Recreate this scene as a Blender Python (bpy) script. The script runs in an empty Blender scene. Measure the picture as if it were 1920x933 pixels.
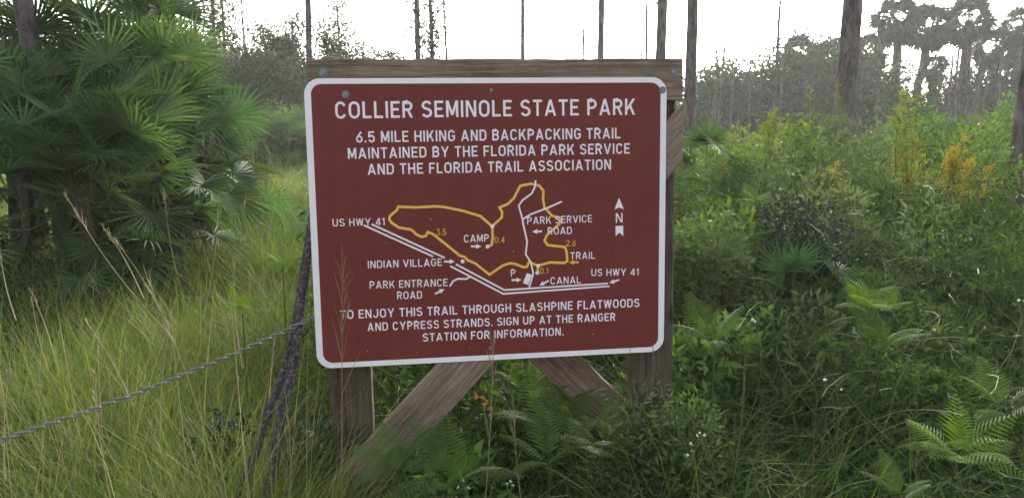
import bpy, math, random
import numpy as np
from mathutils import Vector, Matrix, Euler

# ------------------------------------------------------------------ camera, sky, sun, exposure
sc = bpy.context.scene
COL = sc.collection
PITCH = math.radians(10.0)
CAM = Vector((0, 0, 1.6))
FPX = 1500.0
cd = bpy.data.cameras.new('camera'); cd.sensor_width = 36.0; cd.lens = FPX / 1920 * 36
cd.clip_start = 0.05; cd.clip_end = 2000
cam = bpy.data.objects.new('camera', cd); COL.objects.link(cam)
cam.location = CAM; cam.rotation_euler = (math.pi / 2 - PITCH, 0, 0)
sc.camera = cam

SUN_EL, SUN_AZ = math.radians(19), math.radians(14)      # behind the sign, right of the view axis
w = bpy.data.worlds.new('World'); sc.world = w; w.use_nodes = True
nt = w.node_tree; nt.nodes.clear()
sky = nt.nodes.new('ShaderNodeTexSky'); sky.sky_type = 'NISHITA'; sky.sun_disc = False
sky.sun_elevation = SUN_EL; sky.sun_rotation = SUN_AZ
sky.air_density = .8; sky.dust_density = 5.0; sky.ozone_density = 1.0
bg = nt.nodes.new('ShaderNodeBackground'); bg.inputs['Strength'].default_value = 0.15
out = nt.nodes.new('ShaderNodeOutputWorld')
hz_ = nt.nodes.new('ShaderNodeHueSaturation'); hz_.inputs['Saturation'].default_value = .32      # thin evening cloud: a paler, greyer sky
nt.links.new(sky.outputs[0], hz_.inputs['Color']); nt.links.new(hz_.outputs[0], bg.inputs[0]); nt.links.new(bg.outputs[0], out.inputs[0])
sd = bpy.data.lights.new('sun', 'SUN'); sd.energy = .9; sd.angle = math.radians(14); sd.color = (1.0, .91, .74)
sun = bpy.data.objects.new('sun', sd); COL.objects.link(sun)
sdir = Vector((math.sin(SUN_AZ) * math.cos(SUN_EL), math.cos(SUN_AZ) * math.cos(SUN_EL), math.sin(SUN_EL)))
sun.rotation_euler = sdir.to_track_quat('Z', 'Y').to_euler(); sun.location = (8, 30, 30)
sc.view_settings.view_transform = 'Standard'; sc.view_settings.look = 'None'
sc.view_settings.gamma = 1; sc.view_settings.use_curve_mapping = False
sc.view_settings.exposure = 2.1
sc.cycles.max_bounces = 8; sc.cycles.diffuse_bounces = 5; sc.cycles.glossy_bounces = 2
sc.cycles.transmission_bounces = 3; sc.cycles.volume_bounces = 1; sc.cycles.transparent_max_bounces = 4
sc.cycles.use_denoising = True; sc.cycles.caustics_reflective = False; sc.cycles.caustics_refractive = False

# ------------------------------------------------------------------ helpers
R = np.random.default_rng
def at(px, py, Y):
    """world point at depth Y on the sight line through a pixel of the 1920x933 photograph (survey helper)"""
    cp, sp = math.cos(PITCH), math.sin(PITCH)
    a, b = (px - 960) / FPX, (py - 466.5) / FPX
    d = Vector((a, cp - b * sp, -sp - b * cp))
    return CAM + d * (Y / d.y)
def gx(px, Y): return at(px, 170 if Y >= 6 else 466, Y).x

def tag(o, label=None, cat=None, group=None, kind=None):
    if label: o['label'] = label
    if cat: o['category'] = cat
    if group: o['group'] = group
    if kind: o['kind'] = kind
    return o
def empty(name, loc, label, cat, group=None, rz=0.0, scale=1.0):
    o = bpy.data.objects.new(name, None); COL.objects.link(o); o.empty_display_size = .2
    o.location = loc; o.rotation_euler = (0, 0, rz); o.scale = (scale,) * 3
    return tag(o, label, cat, group)

class G:
    def __init__(s): s.V = []; s.F = []; s.T = []; s.M = []; s.n = 0
    def add(s, V, F, tint=0.5, m=0):
        V = np.asarray(V, float).reshape(-1, 3); F = np.asarray(F, int)
        if len(V) == 0: return s
        s.V.append(V); s.F.append(F + s.n); s.n += len(V)
        s.T.append(np.broadcast_to(np.asarray(tint, float), (len(V),)).copy()); s.M.append(np.full(len(F), m)); return s
    def xf(s, M):
        M = np.array(M)
        s.V = [v @ M[:3, :3].T + M[:3, 3] for v in s.V]; return s
    def merge(s, o, M=None, dt=0.0):
        M = np.eye(4) if M is None else np.array(M)
        for v, f, t, m in zip(o._split(), o.F, o.T, o.M):
            pass
        V = np.concatenate(o.V) @ M[:3, :3].T + M[:3, 3]; off = s.n
        s.V.append(V); s.n += len(V); s.T.append(np.clip(np.concatenate(o.T) + dt, 0, 1))
        for f, m in zip(o.F, o.M): s.F.append(f + off); s.M.append(m)
        return s
    def _split(s): return s.V
    def mesh(s, name, mats, smooth=False):
        me = bpy.data.meshes.new(name); V = np.concatenate(s.V)
        tot = np.concatenate([np.full(len(f), f.shape[1]) for f in s.F])
        loops = np.concatenate([f.ravel() for f in s.F]); start = np.concatenate([[0], np.cumsum(tot)[:-1]])
        me.vertices.add(len(V)); me.vertices.foreach_set('co', V.ravel())
        me.loops.add(len(loops)); me.loops.foreach_set('vertex_index', loops.astype(np.int32))
        me.polygons.add(len(tot)); me.polygons.foreach_set('loop_start', start.astype(np.int32))
        me.polygons.foreach_set('material_index', np.concatenate(s.M).astype(np.int32))
        me.polygons.foreach_set('use_smooth', np.full(len(tot), smooth))
        a = me.attributes.new('tint', 'FLOAT', 'POINT'); a.data.foreach_set('value', np.concatenate(s.T).astype(np.float32))
        for m in (mats if isinstance(mats, (list, tuple)) else [mats]): me.materials.append(m)
        me.update(calc_edges=True); me.validate(); return me
    def obj(s, name, mats, parent=None, smooth=False, loc=None):
        return link(name, s.mesh(name, mats, smooth), parent, loc)
def link(name, me, parent=None, loc=None, rot=None, scale=None):
    o = bpy.data.objects.new(name, me); COL.objects.link(o)
    if parent is not None: o.parent = parent
    if loc is not None: o.location = loc
    if rot is not None: o.rotation_euler = rot
    if scale is not None: o.scale = scale if hasattr(scale, '__len__') else (scale,) * 3
    return o

def unit(a): return a / np.maximum(np.linalg.norm(a, axis=-1, keepdims=True), 1e-9)
def tube(g, P, r, seg=6, tint=.5, m=0, cap=True, rng=None, rough=0.0):
    P = np.asarray(P, float); k = len(P); r = np.broadcast_to(np.asarray(r, float), (k,))
    T = unit(np.gradient(P, axis=0)); ref = np.array([.31, .9, .2]) if abs(T[0][2]) > .8 else np.array([0, 0, 1.])
    A = unit(np.cross(T, ref)); B = np.cross(T, A); th = np.linspace(0, 2 * np.pi, seg, endpoint=False)
    rr = np.repeat(r[:, None], seg, 1)
    if rng is not None and rough: rr = rr * (1 + rng.normal(0, rough, rr.shape))
    V = P[:, None] + rr[..., None] * (np.cos(th)[None, :, None] * A[:, None] + np.sin(th)[None, :, None] * B[:, None])
    i, j = np.meshgrid(np.arange(k - 1), np.arange(seg), indexing='ij'); j2 = (j + 1) % seg
    F = np.stack([i * seg + j, i * seg + j2, (i + 1) * seg + j2, (i + 1) * seg + j], -1).reshape(-1, 4)
    g.add(V.reshape(-1, 3), F, tint, m)
    if cap and seg > 3:
        for row, rev in ((0, True), (k - 1, False)):
            ids = np.arange(seg); c = V[row]
            g.add(np.vstack([c, c.mean(0)]), np.array([[a, (a + 1) % seg, seg] if not rev else [(a + 1) % seg, a, seg] for a in ids]), tint, m)
    return g
def box(g, x0, x1, y0, y1, z0, z1, m=0, tint=.5):
    V = [(x, y, z) for x in (x0, x1) for y in (y0, y1) for z in (z0, z1)]
    return g.add(V, [(0, 1, 3, 2), (4, 6, 7, 5), (0, 4, 5, 1), (2, 3, 7, 6), (0, 2, 6, 4), (1, 5, 7, 3)], tint, m)
def blades(g, P, az, L, lean, curl, wd, tint, S=4, m=0, rng=None):
    """grass blades: strips that start at P, lean towards az and curl over"""
    n = len(P); az, L, lean, curl, wd, tint = [np.broadcast_to(np.asarray(q, float), (n,)) for q in (az, L, lean, curl, wd, tint)]
    h = np.stack([np.cos(az), np.sin(az), 0 * az], -1)
    fa = az + np.pi / 2 + (rng.normal(0, .7, n) if rng is not None else 0)
    side = np.stack([np.cos(fa), np.sin(fa), 0 * az], -1); pos = np.array(P, float); V = []
    for i in range(S + 1):
        t = i / S
        ww = (wd * (1 - t) ** .65 * .5 * (1 if i else .7))[:, None]
        if i == S: ww = ww + 1e-4
        V.append(pos - side * ww); V.append(pos + side * ww)
        th = lean + curl * (i + .5) / S
        pos = pos + (np.sin(th)[:, None] * h + np.cos(th)[:, None] * np.array([0, 0, 1.])) * (L / S)[:, None]
    V = np.stack(V, 1); b = (np.arange(n) * 2 * (S + 1))[:, None]; k = np.arange(S)[None, :] * 2
    F = np.stack([b + k, b + k + 1, b + k + 3, b + k + 2], -1).reshape(-1, 4)
    return g.add(V.reshape(-1, 3), F, np.repeat(tint, 2 * (S + 1)), m)
def leaves(g, C, D, N, L, W, tint, fold=.18, droop=.12, m=0):
    """pointed leaves folded along the midrib: base C, direction D, upper side N"""
    n = len(C); L, W, tint = [np.broadcast_to(np.asarray(q, float), (n,)) for q in (L, W, tint)]
    D = unit(D); S = unit(np.cross(D, N)); U = np.cross(S, D); l = L[:, None]; ww = W[:, None]
    V = np.stack([C, C + D * l * .42 + S * ww * .5 + U * ww * fold, C + D * l * .5 - U * l * droop * .2,
                  C + D * l * .42 - S * ww * .5 + U * ww * fold, C + D * l - U * l * droop], 1)
    b = (np.arange(n) * 5)[:, None, None]
    F = (b + np.array([[0, 1, 2], [1, 4, 2], [0, 2, 3], [2, 4, 3]])[None]).reshape(-1, 3)
    return g.add(V.reshape(-1, 3), F, np.repeat(tint, 5), m)
def rdir(rng, n, up=0.0, spread=1.0):
    d = rng.normal(0, 1, (n, 3)) * spread; d[:, 2] += up; return unit(d)

# ------------------------------------------------------------------ materials
def new_mat(name):
    m = bpy.data.materials.new(name); m.use_nodes = True; n = m.node_tree.nodes; n.clear()
    return m, n, m.node_tree.links
def mat_leaf(name, c1, c2, trans=.35, rough=.6, spec=.15, tcol=None, vary=.35):
    m, n, l = new_mat(name)
    a = n.new('ShaderNodeAttribute'); a.attribute_name = 'tint'
    mx = n.new('ShaderNodeMix'); mx.data_type = 'RGBA'; mx.inputs['A'].default_value = (*c1, 1); mx.inputs['B'].default_value = (*c2, 1)
    l.new(a.outputs['Fac'], mx.inputs['Factor'])
    oi = n.new('ShaderNodeObjectInfo'); mr = n.new('ShaderNodeMapRange')
    mr.inputs['To Min'].default_value = 1 - vary; mr.inputs['To Max'].default_value = 1 + vary
    l.new(oi.outputs['Random'], mr.inputs['Value'])
    hs = n.new('ShaderNodeHueSaturation'); l.new(mr.outputs[0], hs.inputs['Value'])
    fr = n.new('ShaderNodeMath'); fr.operation = 'MULTIPLY_ADD'; fr.inputs[1].default_value = 9.7; l.new(oi.outputs['Random'], fr.inputs[0]); f2 = n.new('ShaderNodeMath'); f2.operation = 'FRACT'; l.new(fr.outputs[0], f2.inputs[0])
    m3 = n.new('ShaderNodeMapRange'); m3.inputs['To Min'].default_value = .5 - .075 * vary; m3.inputs['To Max'].default_value = .5 + .045 * vary; l.new(f2.outputs[0], m3.inputs['Value']); l.new(m3.outputs[0], hs.inputs['Hue']); l.new(mx.outputs['Result'], hs.inputs['Color'])
    p = n.new('ShaderNodeBsdfPrincipled'); p.inputs['Roughness'].default_value = rough; p.inputs['Specular IOR Level'].default_value = spec
    l.new(hs.outputs[0], p.inputs['Base Color'])
    t = n.new('ShaderNodeBsdfTranslucent')
    h2 = n.new('ShaderNodeHueSaturation'); h2.inputs['Saturation'].default_value = 1.15; h2.inputs['Value'].default_value = 1.3
    l.new(hs.outputs[0], h2.inputs['Color']); l.new(h2.outputs[0], t.inputs['Color'])
    ms = n.new('ShaderNodeMixShader'); ms.inputs[0].default_value = trans
    l.new(p.outputs[0], ms.inputs[1]); l.new(t.outputs[0], ms.inputs[2])
    o = n.new('ShaderNodeOutputMaterial'); l.new(ms.outputs[0], o.inputs[0]); return m
def ramp(n, stops):
    r = n.new('ShaderNodeValToRGB'); e = r.color_ramp.elements
    while len(e) < len(stops): e.new(.5)
    for k, (p, c) in zip(e, stops): k.position = p; k.color = (*c, 1)
    return r
def mat_noise(name, stops, scale=(1, 1, 1), ns=8, detail=6, rough=.8, bump=.3, spec=.3, second=None, metallic=0.0, bdist=.01):
    m, n, l = new_mat(name)
    tc = n.new('ShaderNodeTexCoord'); mp = n.new('ShaderNodeMapping'); mp.inputs['Scale'].default_value = scale
    l.new(tc.outputs['Object'], mp.inputs[0])
    nz = n.new('ShaderNodeTexNoise'); nz.inputs['Scale'].default_value = ns; nz.inputs['Detail'].default_value = detail
    nz.inputs['Roughness'].default_value = .62; l.new(mp.outputs[0], nz.inputs['Vector'])
    r = ramp(n, stops); l.new(nz.outputs['Fac'], r.inputs[0]); colr = r.outputs[0]
    if second:
        sscale, st2, fac, smap = second
        mp2 = n.new('ShaderNodeMapping'); mp2.inputs['Scale'].default_value = smap; l.new(tc.outputs['Object'], mp2.inputs[0])
        n2 = n.new('ShaderNodeTexNoise'); n2.inputs['Scale'].default_value = sscale; n2.inputs['Detail'].default_value = 4; l.new(mp2.outputs[0], n2.inputs['Vector'])
        r2 = ramp(n, st2); l.new(n2.outputs['Fac'], r2.inputs[0])
        mx = n.new('ShaderNodeMix'); mx.data_type = 'RGBA'; mx.blend_type = 'MULTIPLY'; mx.inputs['Factor'].default_value = fac
        l.new(colr, mx.inputs['A']); l.new(r2.outputs[0], mx.inputs['B']); colr = mx.outputs['Result']
    p = n.new('ShaderNodeBsdfPrincipled'); p.inputs['Roughness'].default_value = rough; p.inputs['Specular IOR Level'].default_value = spec
    p.inputs['Metallic'].default_value = metallic
    l.new(colr, p.inputs['Base Color'])
    if bump:
        b = n.new('ShaderNodeBump'); b.inputs['Strength'].default_value = bump; b.inputs['Distance'].default_value = bdist
        l.new(nz.outputs['Fac'], b.inputs['Height']); l.new(b.outputs[0], p.inputs['Normal'])
    o = n.new('ShaderNodeOutputMaterial'); l.new(p.outputs[0], o.inputs[0]); return m

GREY2 = [(.3, (.55, .52, .5)), (.62, (1, 1, 1))]
M = {}
M['ground'] = mat_noise('soil_and_thatch', [(.3, (.028, .022, .013)), (.55, (.05, .048, .022)), (.75, (.06, .075, .025))], ns=3, rough=1.0, bump=.6, spec=0.0)
M['wood'] = mat_noise('weathered_plank', [(.28, (.07, .045, .032)), (.45, (.165, .112, .084)), (.58, (.24, .175, .138)), (.75, (.32, .25, .21))],
                      scale=(.8, 16, 16), ns=6, rough=.82, bump=.5, bdist=.003, second=(2.2, GREY2, .8, (1, 2.5, 2.5)))
M['post'] = mat_noise('weathered_post', [(.28, (.045, .032, .025)), (.5, (.095, .068, .053)), (.75, (.16, .122, .10))],
                      scale=(16, 16, .8), ns=6, rough=.85, bump=.5, bdist=.003, second=(2.2, GREY2, .8, (2.5, 2.5, 1)))
def mat_wood(name, stops, axis):
    m, n, l = new_mat(name); tc = n.new('ShaderNodeTexCoord')
    def nz(sc, scale, det, dist=0.0, rough=.6):
        mp = n.new('ShaderNodeMapping'); mp.inputs['Scale'].default_value = sc; l.new(tc.outputs['Object'], mp.inputs[0]); q = n.new('ShaderNodeTexNoise')
        q.inputs['Scale'].default_value = scale; q.inputs['Detail'].default_value = det; q.inputs['Distortion'].default_value = dist; q.inputs['Roughness'].default_value = rough; l.new(mp.outputs[0], q.inputs['Vector']); return q.outputs['Fac']
    lg = (1, 26, 26) if axis == 'x' else (26, 26, 1); l2 = (1, 45, 45) if axis == 'x' else (45, 45, 1)
    grain = nz(lg, 4, 8, 1.2, .7); r = ramp(n, stops); l.new(grain, r.inputs[0])
    def mul(a, src, st, fac):
        rr = ramp(n, st); l.new(src, rr.inputs[0]); x = n.new('ShaderNodeMix'); x.data_type = 'RGBA'; x.blend_type = 'MULTIPLY'; x.inputs['Factor'].default_value = fac
        l.new(a, x.inputs['A']); l.new(rr.outputs[0], x.inputs['B']); return x.outputs['Result']
    crack = nz(l2, 2.2, 3, .3); c = mul(r.outputs[0], crack, [(.30, (.25, .22, .2)), (.37, (1, 1, 1))], .9)
    stain = nz((1.5, 1.5, 1.5), 3, 5); c = mul(c, stain, [(.34, (.5, .53, .46)), (.56, (1, 1, 1))], .8)
    vo = n.new('ShaderNodeTexVoronoi'); vo.inputs['Scale'].default_value = 3.1; mp = n.new('ShaderNodeMapping'); mp.inputs['Scale'].default_value = (.8, 2, 2) if axis == 'x' else (2, 2, .8); l.new(tc.outputs['Object'], mp.inputs[0]); l.new(mp.outputs[0], vo.inputs['Vector'])
    c = mul(c, vo.outputs['Distance'], [(.05, (.28, .22, .18)), (.12, (1, 1, 1))], .85)
    p = n.new('ShaderNodeBsdfPrincipled'); p.inputs['Roughness'].default_value = .85; p.inputs['Specular IOR Level'].default_value = .2; l.new(c, p.inputs['Base Color'])
    b = n.new('ShaderNodeBump'); b.inputs['Strength'].default_value = .6; b.inputs['Distance'].default_value = .004; l.new(grain, b.inputs['Height']); l.new(b.outputs[0], p.inputs['Normal'])
    o = n.new('ShaderNodeOutputMaterial'); l.new(p.outputs[0], o.inputs[0]); return m
M['wood'] = mat_wood('weathered_plank', [(.3, (.08, .055, .038)), (.45, (.17, .12, .086)), (.57, (.24, .188, .146)), (.72, (.33, .275, .225))], 'x')
M['post'] = mat_wood('weathered_post', [(.3, (.04, .029, .021)), (.5, (.09, .066, .049)), (.72, (.155, .122, .096))], 'z')
M['brown'] = mat_noise('brown_sign_sheeting', [(.3, (.142, .029, .023)), (.7, (.162, .034, .028))], ns=2.5, detail=8, rough=.5, bump=0, spec=.15, second=(5, [(.3, (.80, .82, .84)), (.6, (1, 1, 1))], .5, (5, 1, .7)))
M['white'] = mat_noise('white_sign_sheeting', [(.3, (.70, .66, .69)), (.7, (.78, .75, .77))], ns=9, rough=.45, bump=0, spec=.35)
M['yellow'] = mat_noise('yellow_sign_paint', [(.3, (.74, .41, .05)), (.7, (.80, .46, .07))], ns=20, rough=.5, bump=0)
M['umber'] = mat_noise('dark_line_edge', [(.3, (.075, .022, .012)), (.7, (.085, .026, .014))], ns=20, rough=.5, bump=0)
M['galv'] = mat_noise('galvanised_steel', [(.3, (.09, .095, .10)), (.7, (.22, .235, .245))], ns=30, rough=.5, bump=.1, metallic=.6)
M['chip'] = mat_noise('bare_chip', [(.3, (.45, .36, .33)), (.7, (.6, .5, .48))], ns=80, rough=.7, bump=0)
M['bark'] = mat_noise('grey_pine_bark', [(.32, (.035, .028, .025)), (.5, (.105, .085, .078)), (.7, (.2, .17, .155))], scale=(1, 1, .35), ns=11, rough=.95, bump=1.0, bdist=.03,
                      second=(3, [(.35, (.5, .46, .44)), (.65, (1, 1, 1))], .7, (1, 1, .5)))
M['stick'] = mat_noise('lichen_spotted_dead_branch', [(.36, (.022, .018, .017)), (.52, (.055, .046, .042)), (.62, (.12, .105, .095)), (.74, (.24, .22, .20))], ns=85, rough=.92, bump=.8, bdist=.006)
M['stem'] = mat_leaf('green_stem', (.05, .07, .02), (.10, .11, .04), trans=.1)
M['twig'] = mat_noise('brown_twig', [(.3, (.022, .017, .013)), (.7, (.06, .047, .036))], ns=20, rough=.9, bump=.3)
M['palm'] = mat_leaf('saw_palmetto_leaf', (.018, .048, .015), (.10, .165, .05), trans=.34, rough=.5, spec=.2, vary=.45)
M['palm_dead'] = mat_leaf('dead_palmetto_leaf', (.09, .045, .025), (.2, .12, .07), trans=.2, rough=.8)
M['cabbage'] = mat_leaf('cabbage_palm_leaf', (.014, .022, .010), (.04, .05, .024), trans=.15, rough=.5)
M['grass'] = mat_leaf('meadow_grass', (.024, .062, .010), (.165, .21, .048), trans=.36, vary=0)
M['tuft'] = mat_leaf('bright_grass', (.03, .085, .010), (.10, .20, .03), trans=.38, vary=.1)
M['straw'] = mat_leaf('dry_grass_straw', (.17, .15, .07), (.36, .31, .18), trans=.3, vary=.15)
M['rust_straw'] = mat_leaf('rusty_seed_stalk', (.20, .10, .06), (.34, .2, .13), trans=.25, vary=.1)
M['under'] = mat_leaf('undergrowth_leaf', (.012, .03, .009), (.10, .155, .035), trans=.38, vary=0)
M['vine'] = mat_leaf('pale_love_vine', (.045, .065, .02), (.21, .20, .08), trans=.15, vary=0)
M['fern'] = mat_leaf('fern_frond', (.045, .085, .02), (.10, .16, .035), trans=.4, vary=.25)
M['fern_lime'] = mat_leaf('lime_fern_frond', (.075, .14, .018), (.15, .23, .036), trans=.38, vary=.1)
M['lime'] = mat_leaf('lime_vine_leaf', (.045, .08, .02), (.15, .21, .045), trans=.4, vary=.15)
M['sage'] = mat_leaf('grey_green_shrub_leaf', (.04, .07, .024), (.13, .17, .065), trans=.3, vary=.2)
M['fresh'] = mat_leaf('fresh_green_shrub_leaf', (.03, .07, .017), (.125, .20, .05), trans=.38, vary=.2)
M['dark'] = mat_leaf('dark_glossy_shrub_leaf', (.012, .024, .015), (.042, .06, .038), trans=.2, rough=.55, spec=.2, vary=.15)
M['far'] = mat_leaf('far_woodland_leaf', (.018, .034, .014), (.058, .088, .036), trans=.28, vary=.3)
M['gold'] = mat_leaf('goldenrod_flower', (.20, .17, .025), (.36, .30, .06), trans=.3, vary=.15)
M['goldgreen'] = mat_leaf('goldenrod_bud', (.11, .15, .025), (.24, .27, .05), trans=.35, vary=.15)
M['orange'] = mat_leaf('withered_orange_leaf', (.15, .07, .03), (.25, .13, .05), trans=.3, vary=.1)
M['white_flower'] = mat_leaf('white_flower_head', (.5, .5, .46), (.7, .7, .66), trans=.3, vary=.1)

# ------------------------------------------------------------------ ground
rng = R(1)
def gz(x, y): return .05 * np.sin(x * .7 + 1) * np.sin(y * .5) + .02 * np.sin(x * 2.3) * np.cos(y * 1.9)
xs = np.unique(np.concatenate([np.linspace(-14, 14, 90), np.linspace(-400, 400, 41)])); ys = np.unique(np.concatenate([np.linspace(-4, 30, 100), np.linspace(-60, 800, 44)]))
X, Y = np.meshgrid(xs, ys, indexing='ij'); Z = np.where((abs(X) < 20) & (Y < 40), gz(X, Y), 0)
nx, ny = X.shape; i, j = np.meshgrid(np.arange(nx - 1), np.arange(ny - 1), indexing='ij')
g = G(); g.add(np.stack([X, Y, Z], -1).reshape(-1, 3), np.stack([i * ny + j, (i + 1) * ny + j, (i + 1) * ny + j + 1, i * ny + j + 1], -1).reshape(-1, 4))
tag(g.obj('ground', M['ground'], smooth=True), kind='structure')

# ------------------------------------------------------------------ the trail sign (local frame: X right, Y away from the viewer, Z up along the sign)
SB = Vector((-0.04736, 2.65469, 0.00497))
SU = Vector((0.99045013, 0.13763059, 0.00814611)); SN = Vector((-0.1371483, 0.98957747, -0.04389511)); SZ = Vector((-0.01410251, 0.04235869, 0.99900293))
sign = empty('trail_sign', SB, 'brown metal hiking trail sign with white lettering and yellow map on a weathered timber frame', 'sign')
sign.matrix_world = Matrix(((SU.x, SN.x, SZ.x, SB.x), (SU.y, SN.y, SZ.y, SB.y), (SU.z, SN.z, SZ.z, SB.z), (0, 0, 0, 1)))
W2, ZT, ZB, PT = .6096, 1.6955, .7290, .0032
def plank(name, parent, p0, p1, width, y0, y1, mat, vcut=(False, False), bev=.004):
    """a sawn board from p0 to p1 (local X,Z), lying in its own frame with the grain along its X axis"""
    a = math.atan2(p1[1] - p0[1], p1[0] - p0[0]); L = math.hypot(p1[0] - p0[0], p1[1] - p0[1]); h = width / 2; n = 24
    g = G(); rr = R(int(abs(p0[0] * 999 + p1[1] * 77)) + 3)
    t = np.linspace(0, 1, n); ta = math.tan(a)
    prof = [(-h, bev), (-h + bev, 0), (h - bev, 0), (h, bev), (h, (y1 - y0) - bev), (h - bev, y1 - y0), (-h + bev, y1 - y0), (-h, (y1 - y0) - bev)]
    V = []
    for k in range(n):
        for zz, yy in prof:
            xx = t[k] * L
            if vcut[0] and k == 0: xx += zz * ta
            if vcut[1] and k == n - 1: xx += zz * ta
            V.append((xx, yy + rr.normal(0, .0006), zz + rr.normal(0, .0012)))
    F = [(k * 8 + q, (k + 1) * 8 + q, (k + 1) * 8 + (q + 1) % 8, k * 8 + (q + 1) % 8) for k in range(n - 1) for q in range(8)]
    g.add(V, F); g.add(V[:8], [(0, 1, 2, 3), (0, 3, 4, 7), (4, 5, 6, 7)]); g.add(V[-8:], [(3, 2, 1, 0), (7, 4, 3, 0), (7, 6, 5, 4)])
    o = g.obj(name, mat, parent); o.location = (p0[0], y0, p0[1]); o.rotation_euler = (0, -a, 0); return o
YF = PT + .001
rail = plank('top_rail', sign, (-.5945, 1.6855), (.669, 1.6875), .143, YF, YF + .038, M['wood'])
b1 = plank('brace', sign, (-.70, .106), (.6703, 1.5037), .143, YF + .001, YF + .037, M['wood'], (True, True))
b2 = plank('brace', sign, (.645, .265), (-.60, 1.535), .143, YF + .184, YF + .222, M['wood'], (True, True))
for x0, x1, s in ((-.574, -.432, 1), (.520, .660, 2)):
    g = G(); rr = R(s); prof = []
    for cx, cy in ((x0, YF + .0395), (x1, YF + .0395), (x1, YF + .181), (x0, YF + .181)):
        prof.append((cx, cy))
    c = .008; pts = []
    for k in range(4):
        p, q, r_ = np.array(prof[k - 1]), np.array(prof[k]), np.array(prof[(k + 1) % 4])
        pts += [q + unit(p - q) * c, q + unit(r_ - q) * c]
    zs = np.linspace(-.35, 1.735, 30); V = np.array([(px + rr.normal(0, .0008), py + rr.normal(0, .0008), z) for z in zs for px, py in pts])
    F = [(k * 8 + q, k * 8 + (q + 1) % 8, (k + 1) * 8 + (q + 1) % 8, (k + 1) * 8 + q) for k in range(29) for q in range(8)]
    g.add(V, F); g.add(V[-8:], [(0, 1, 2, 3), (0, 3, 4, 7), (4, 5, 6, 7)])
    g.obj('post', M['post'], sign)

def rrect(w2, z0, z1, r, n=10):
    P = []
    for cx, cz, a0 in ((w2 - r, z1 - r, 0), (-w2 + r, z1 - r, 90), (-w2 + r, z0 + r, 180), (w2 - r, z0 + r, 270)):
        for k in range(n + 1):
            a = math.radians(a0 + 90 * k / n); P.append((cx + r * math.cos(a), cz + r * math.sin(a)))
    return P
def flat(g, P, y, m=0):                      # convex-ish flat fan
    n = len(P); c = np.mean(P, axis=0)
    g.add([(p[0], y, p[1]) for p in P] + [(c[0], y, c[1])], [(k, n, (k + 1) % n) for k in range(n)], .5, m)
po = rrect(W2, ZB, ZT, .052); n = len(po); g = G()
flat(g, po, 0); g.add([(p[0], y, p[1]) for y in (0, PT) for p in po], [(k, (k + 1) % n, n + (k + 1) % n, n + k) for k in range(n)])
flat(g, po[::-1], PT)
panel = g.obj('sign_panel', M['brown'], sign)
pi_ = rrect(W2 - .022, ZB + .019, ZT - .0185, .034); g = G()
poo = rrect(W2 - .0006, ZB + .0006, ZT - .0006, .0515)
g.add([(p[0], -.0004, p[1]) for p in poo + pi_], [(k, n + k, n + (k + 1) % n, (k + 1) % n) for k in range(n)])
g.obj('border', M['white'], panel)

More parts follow.
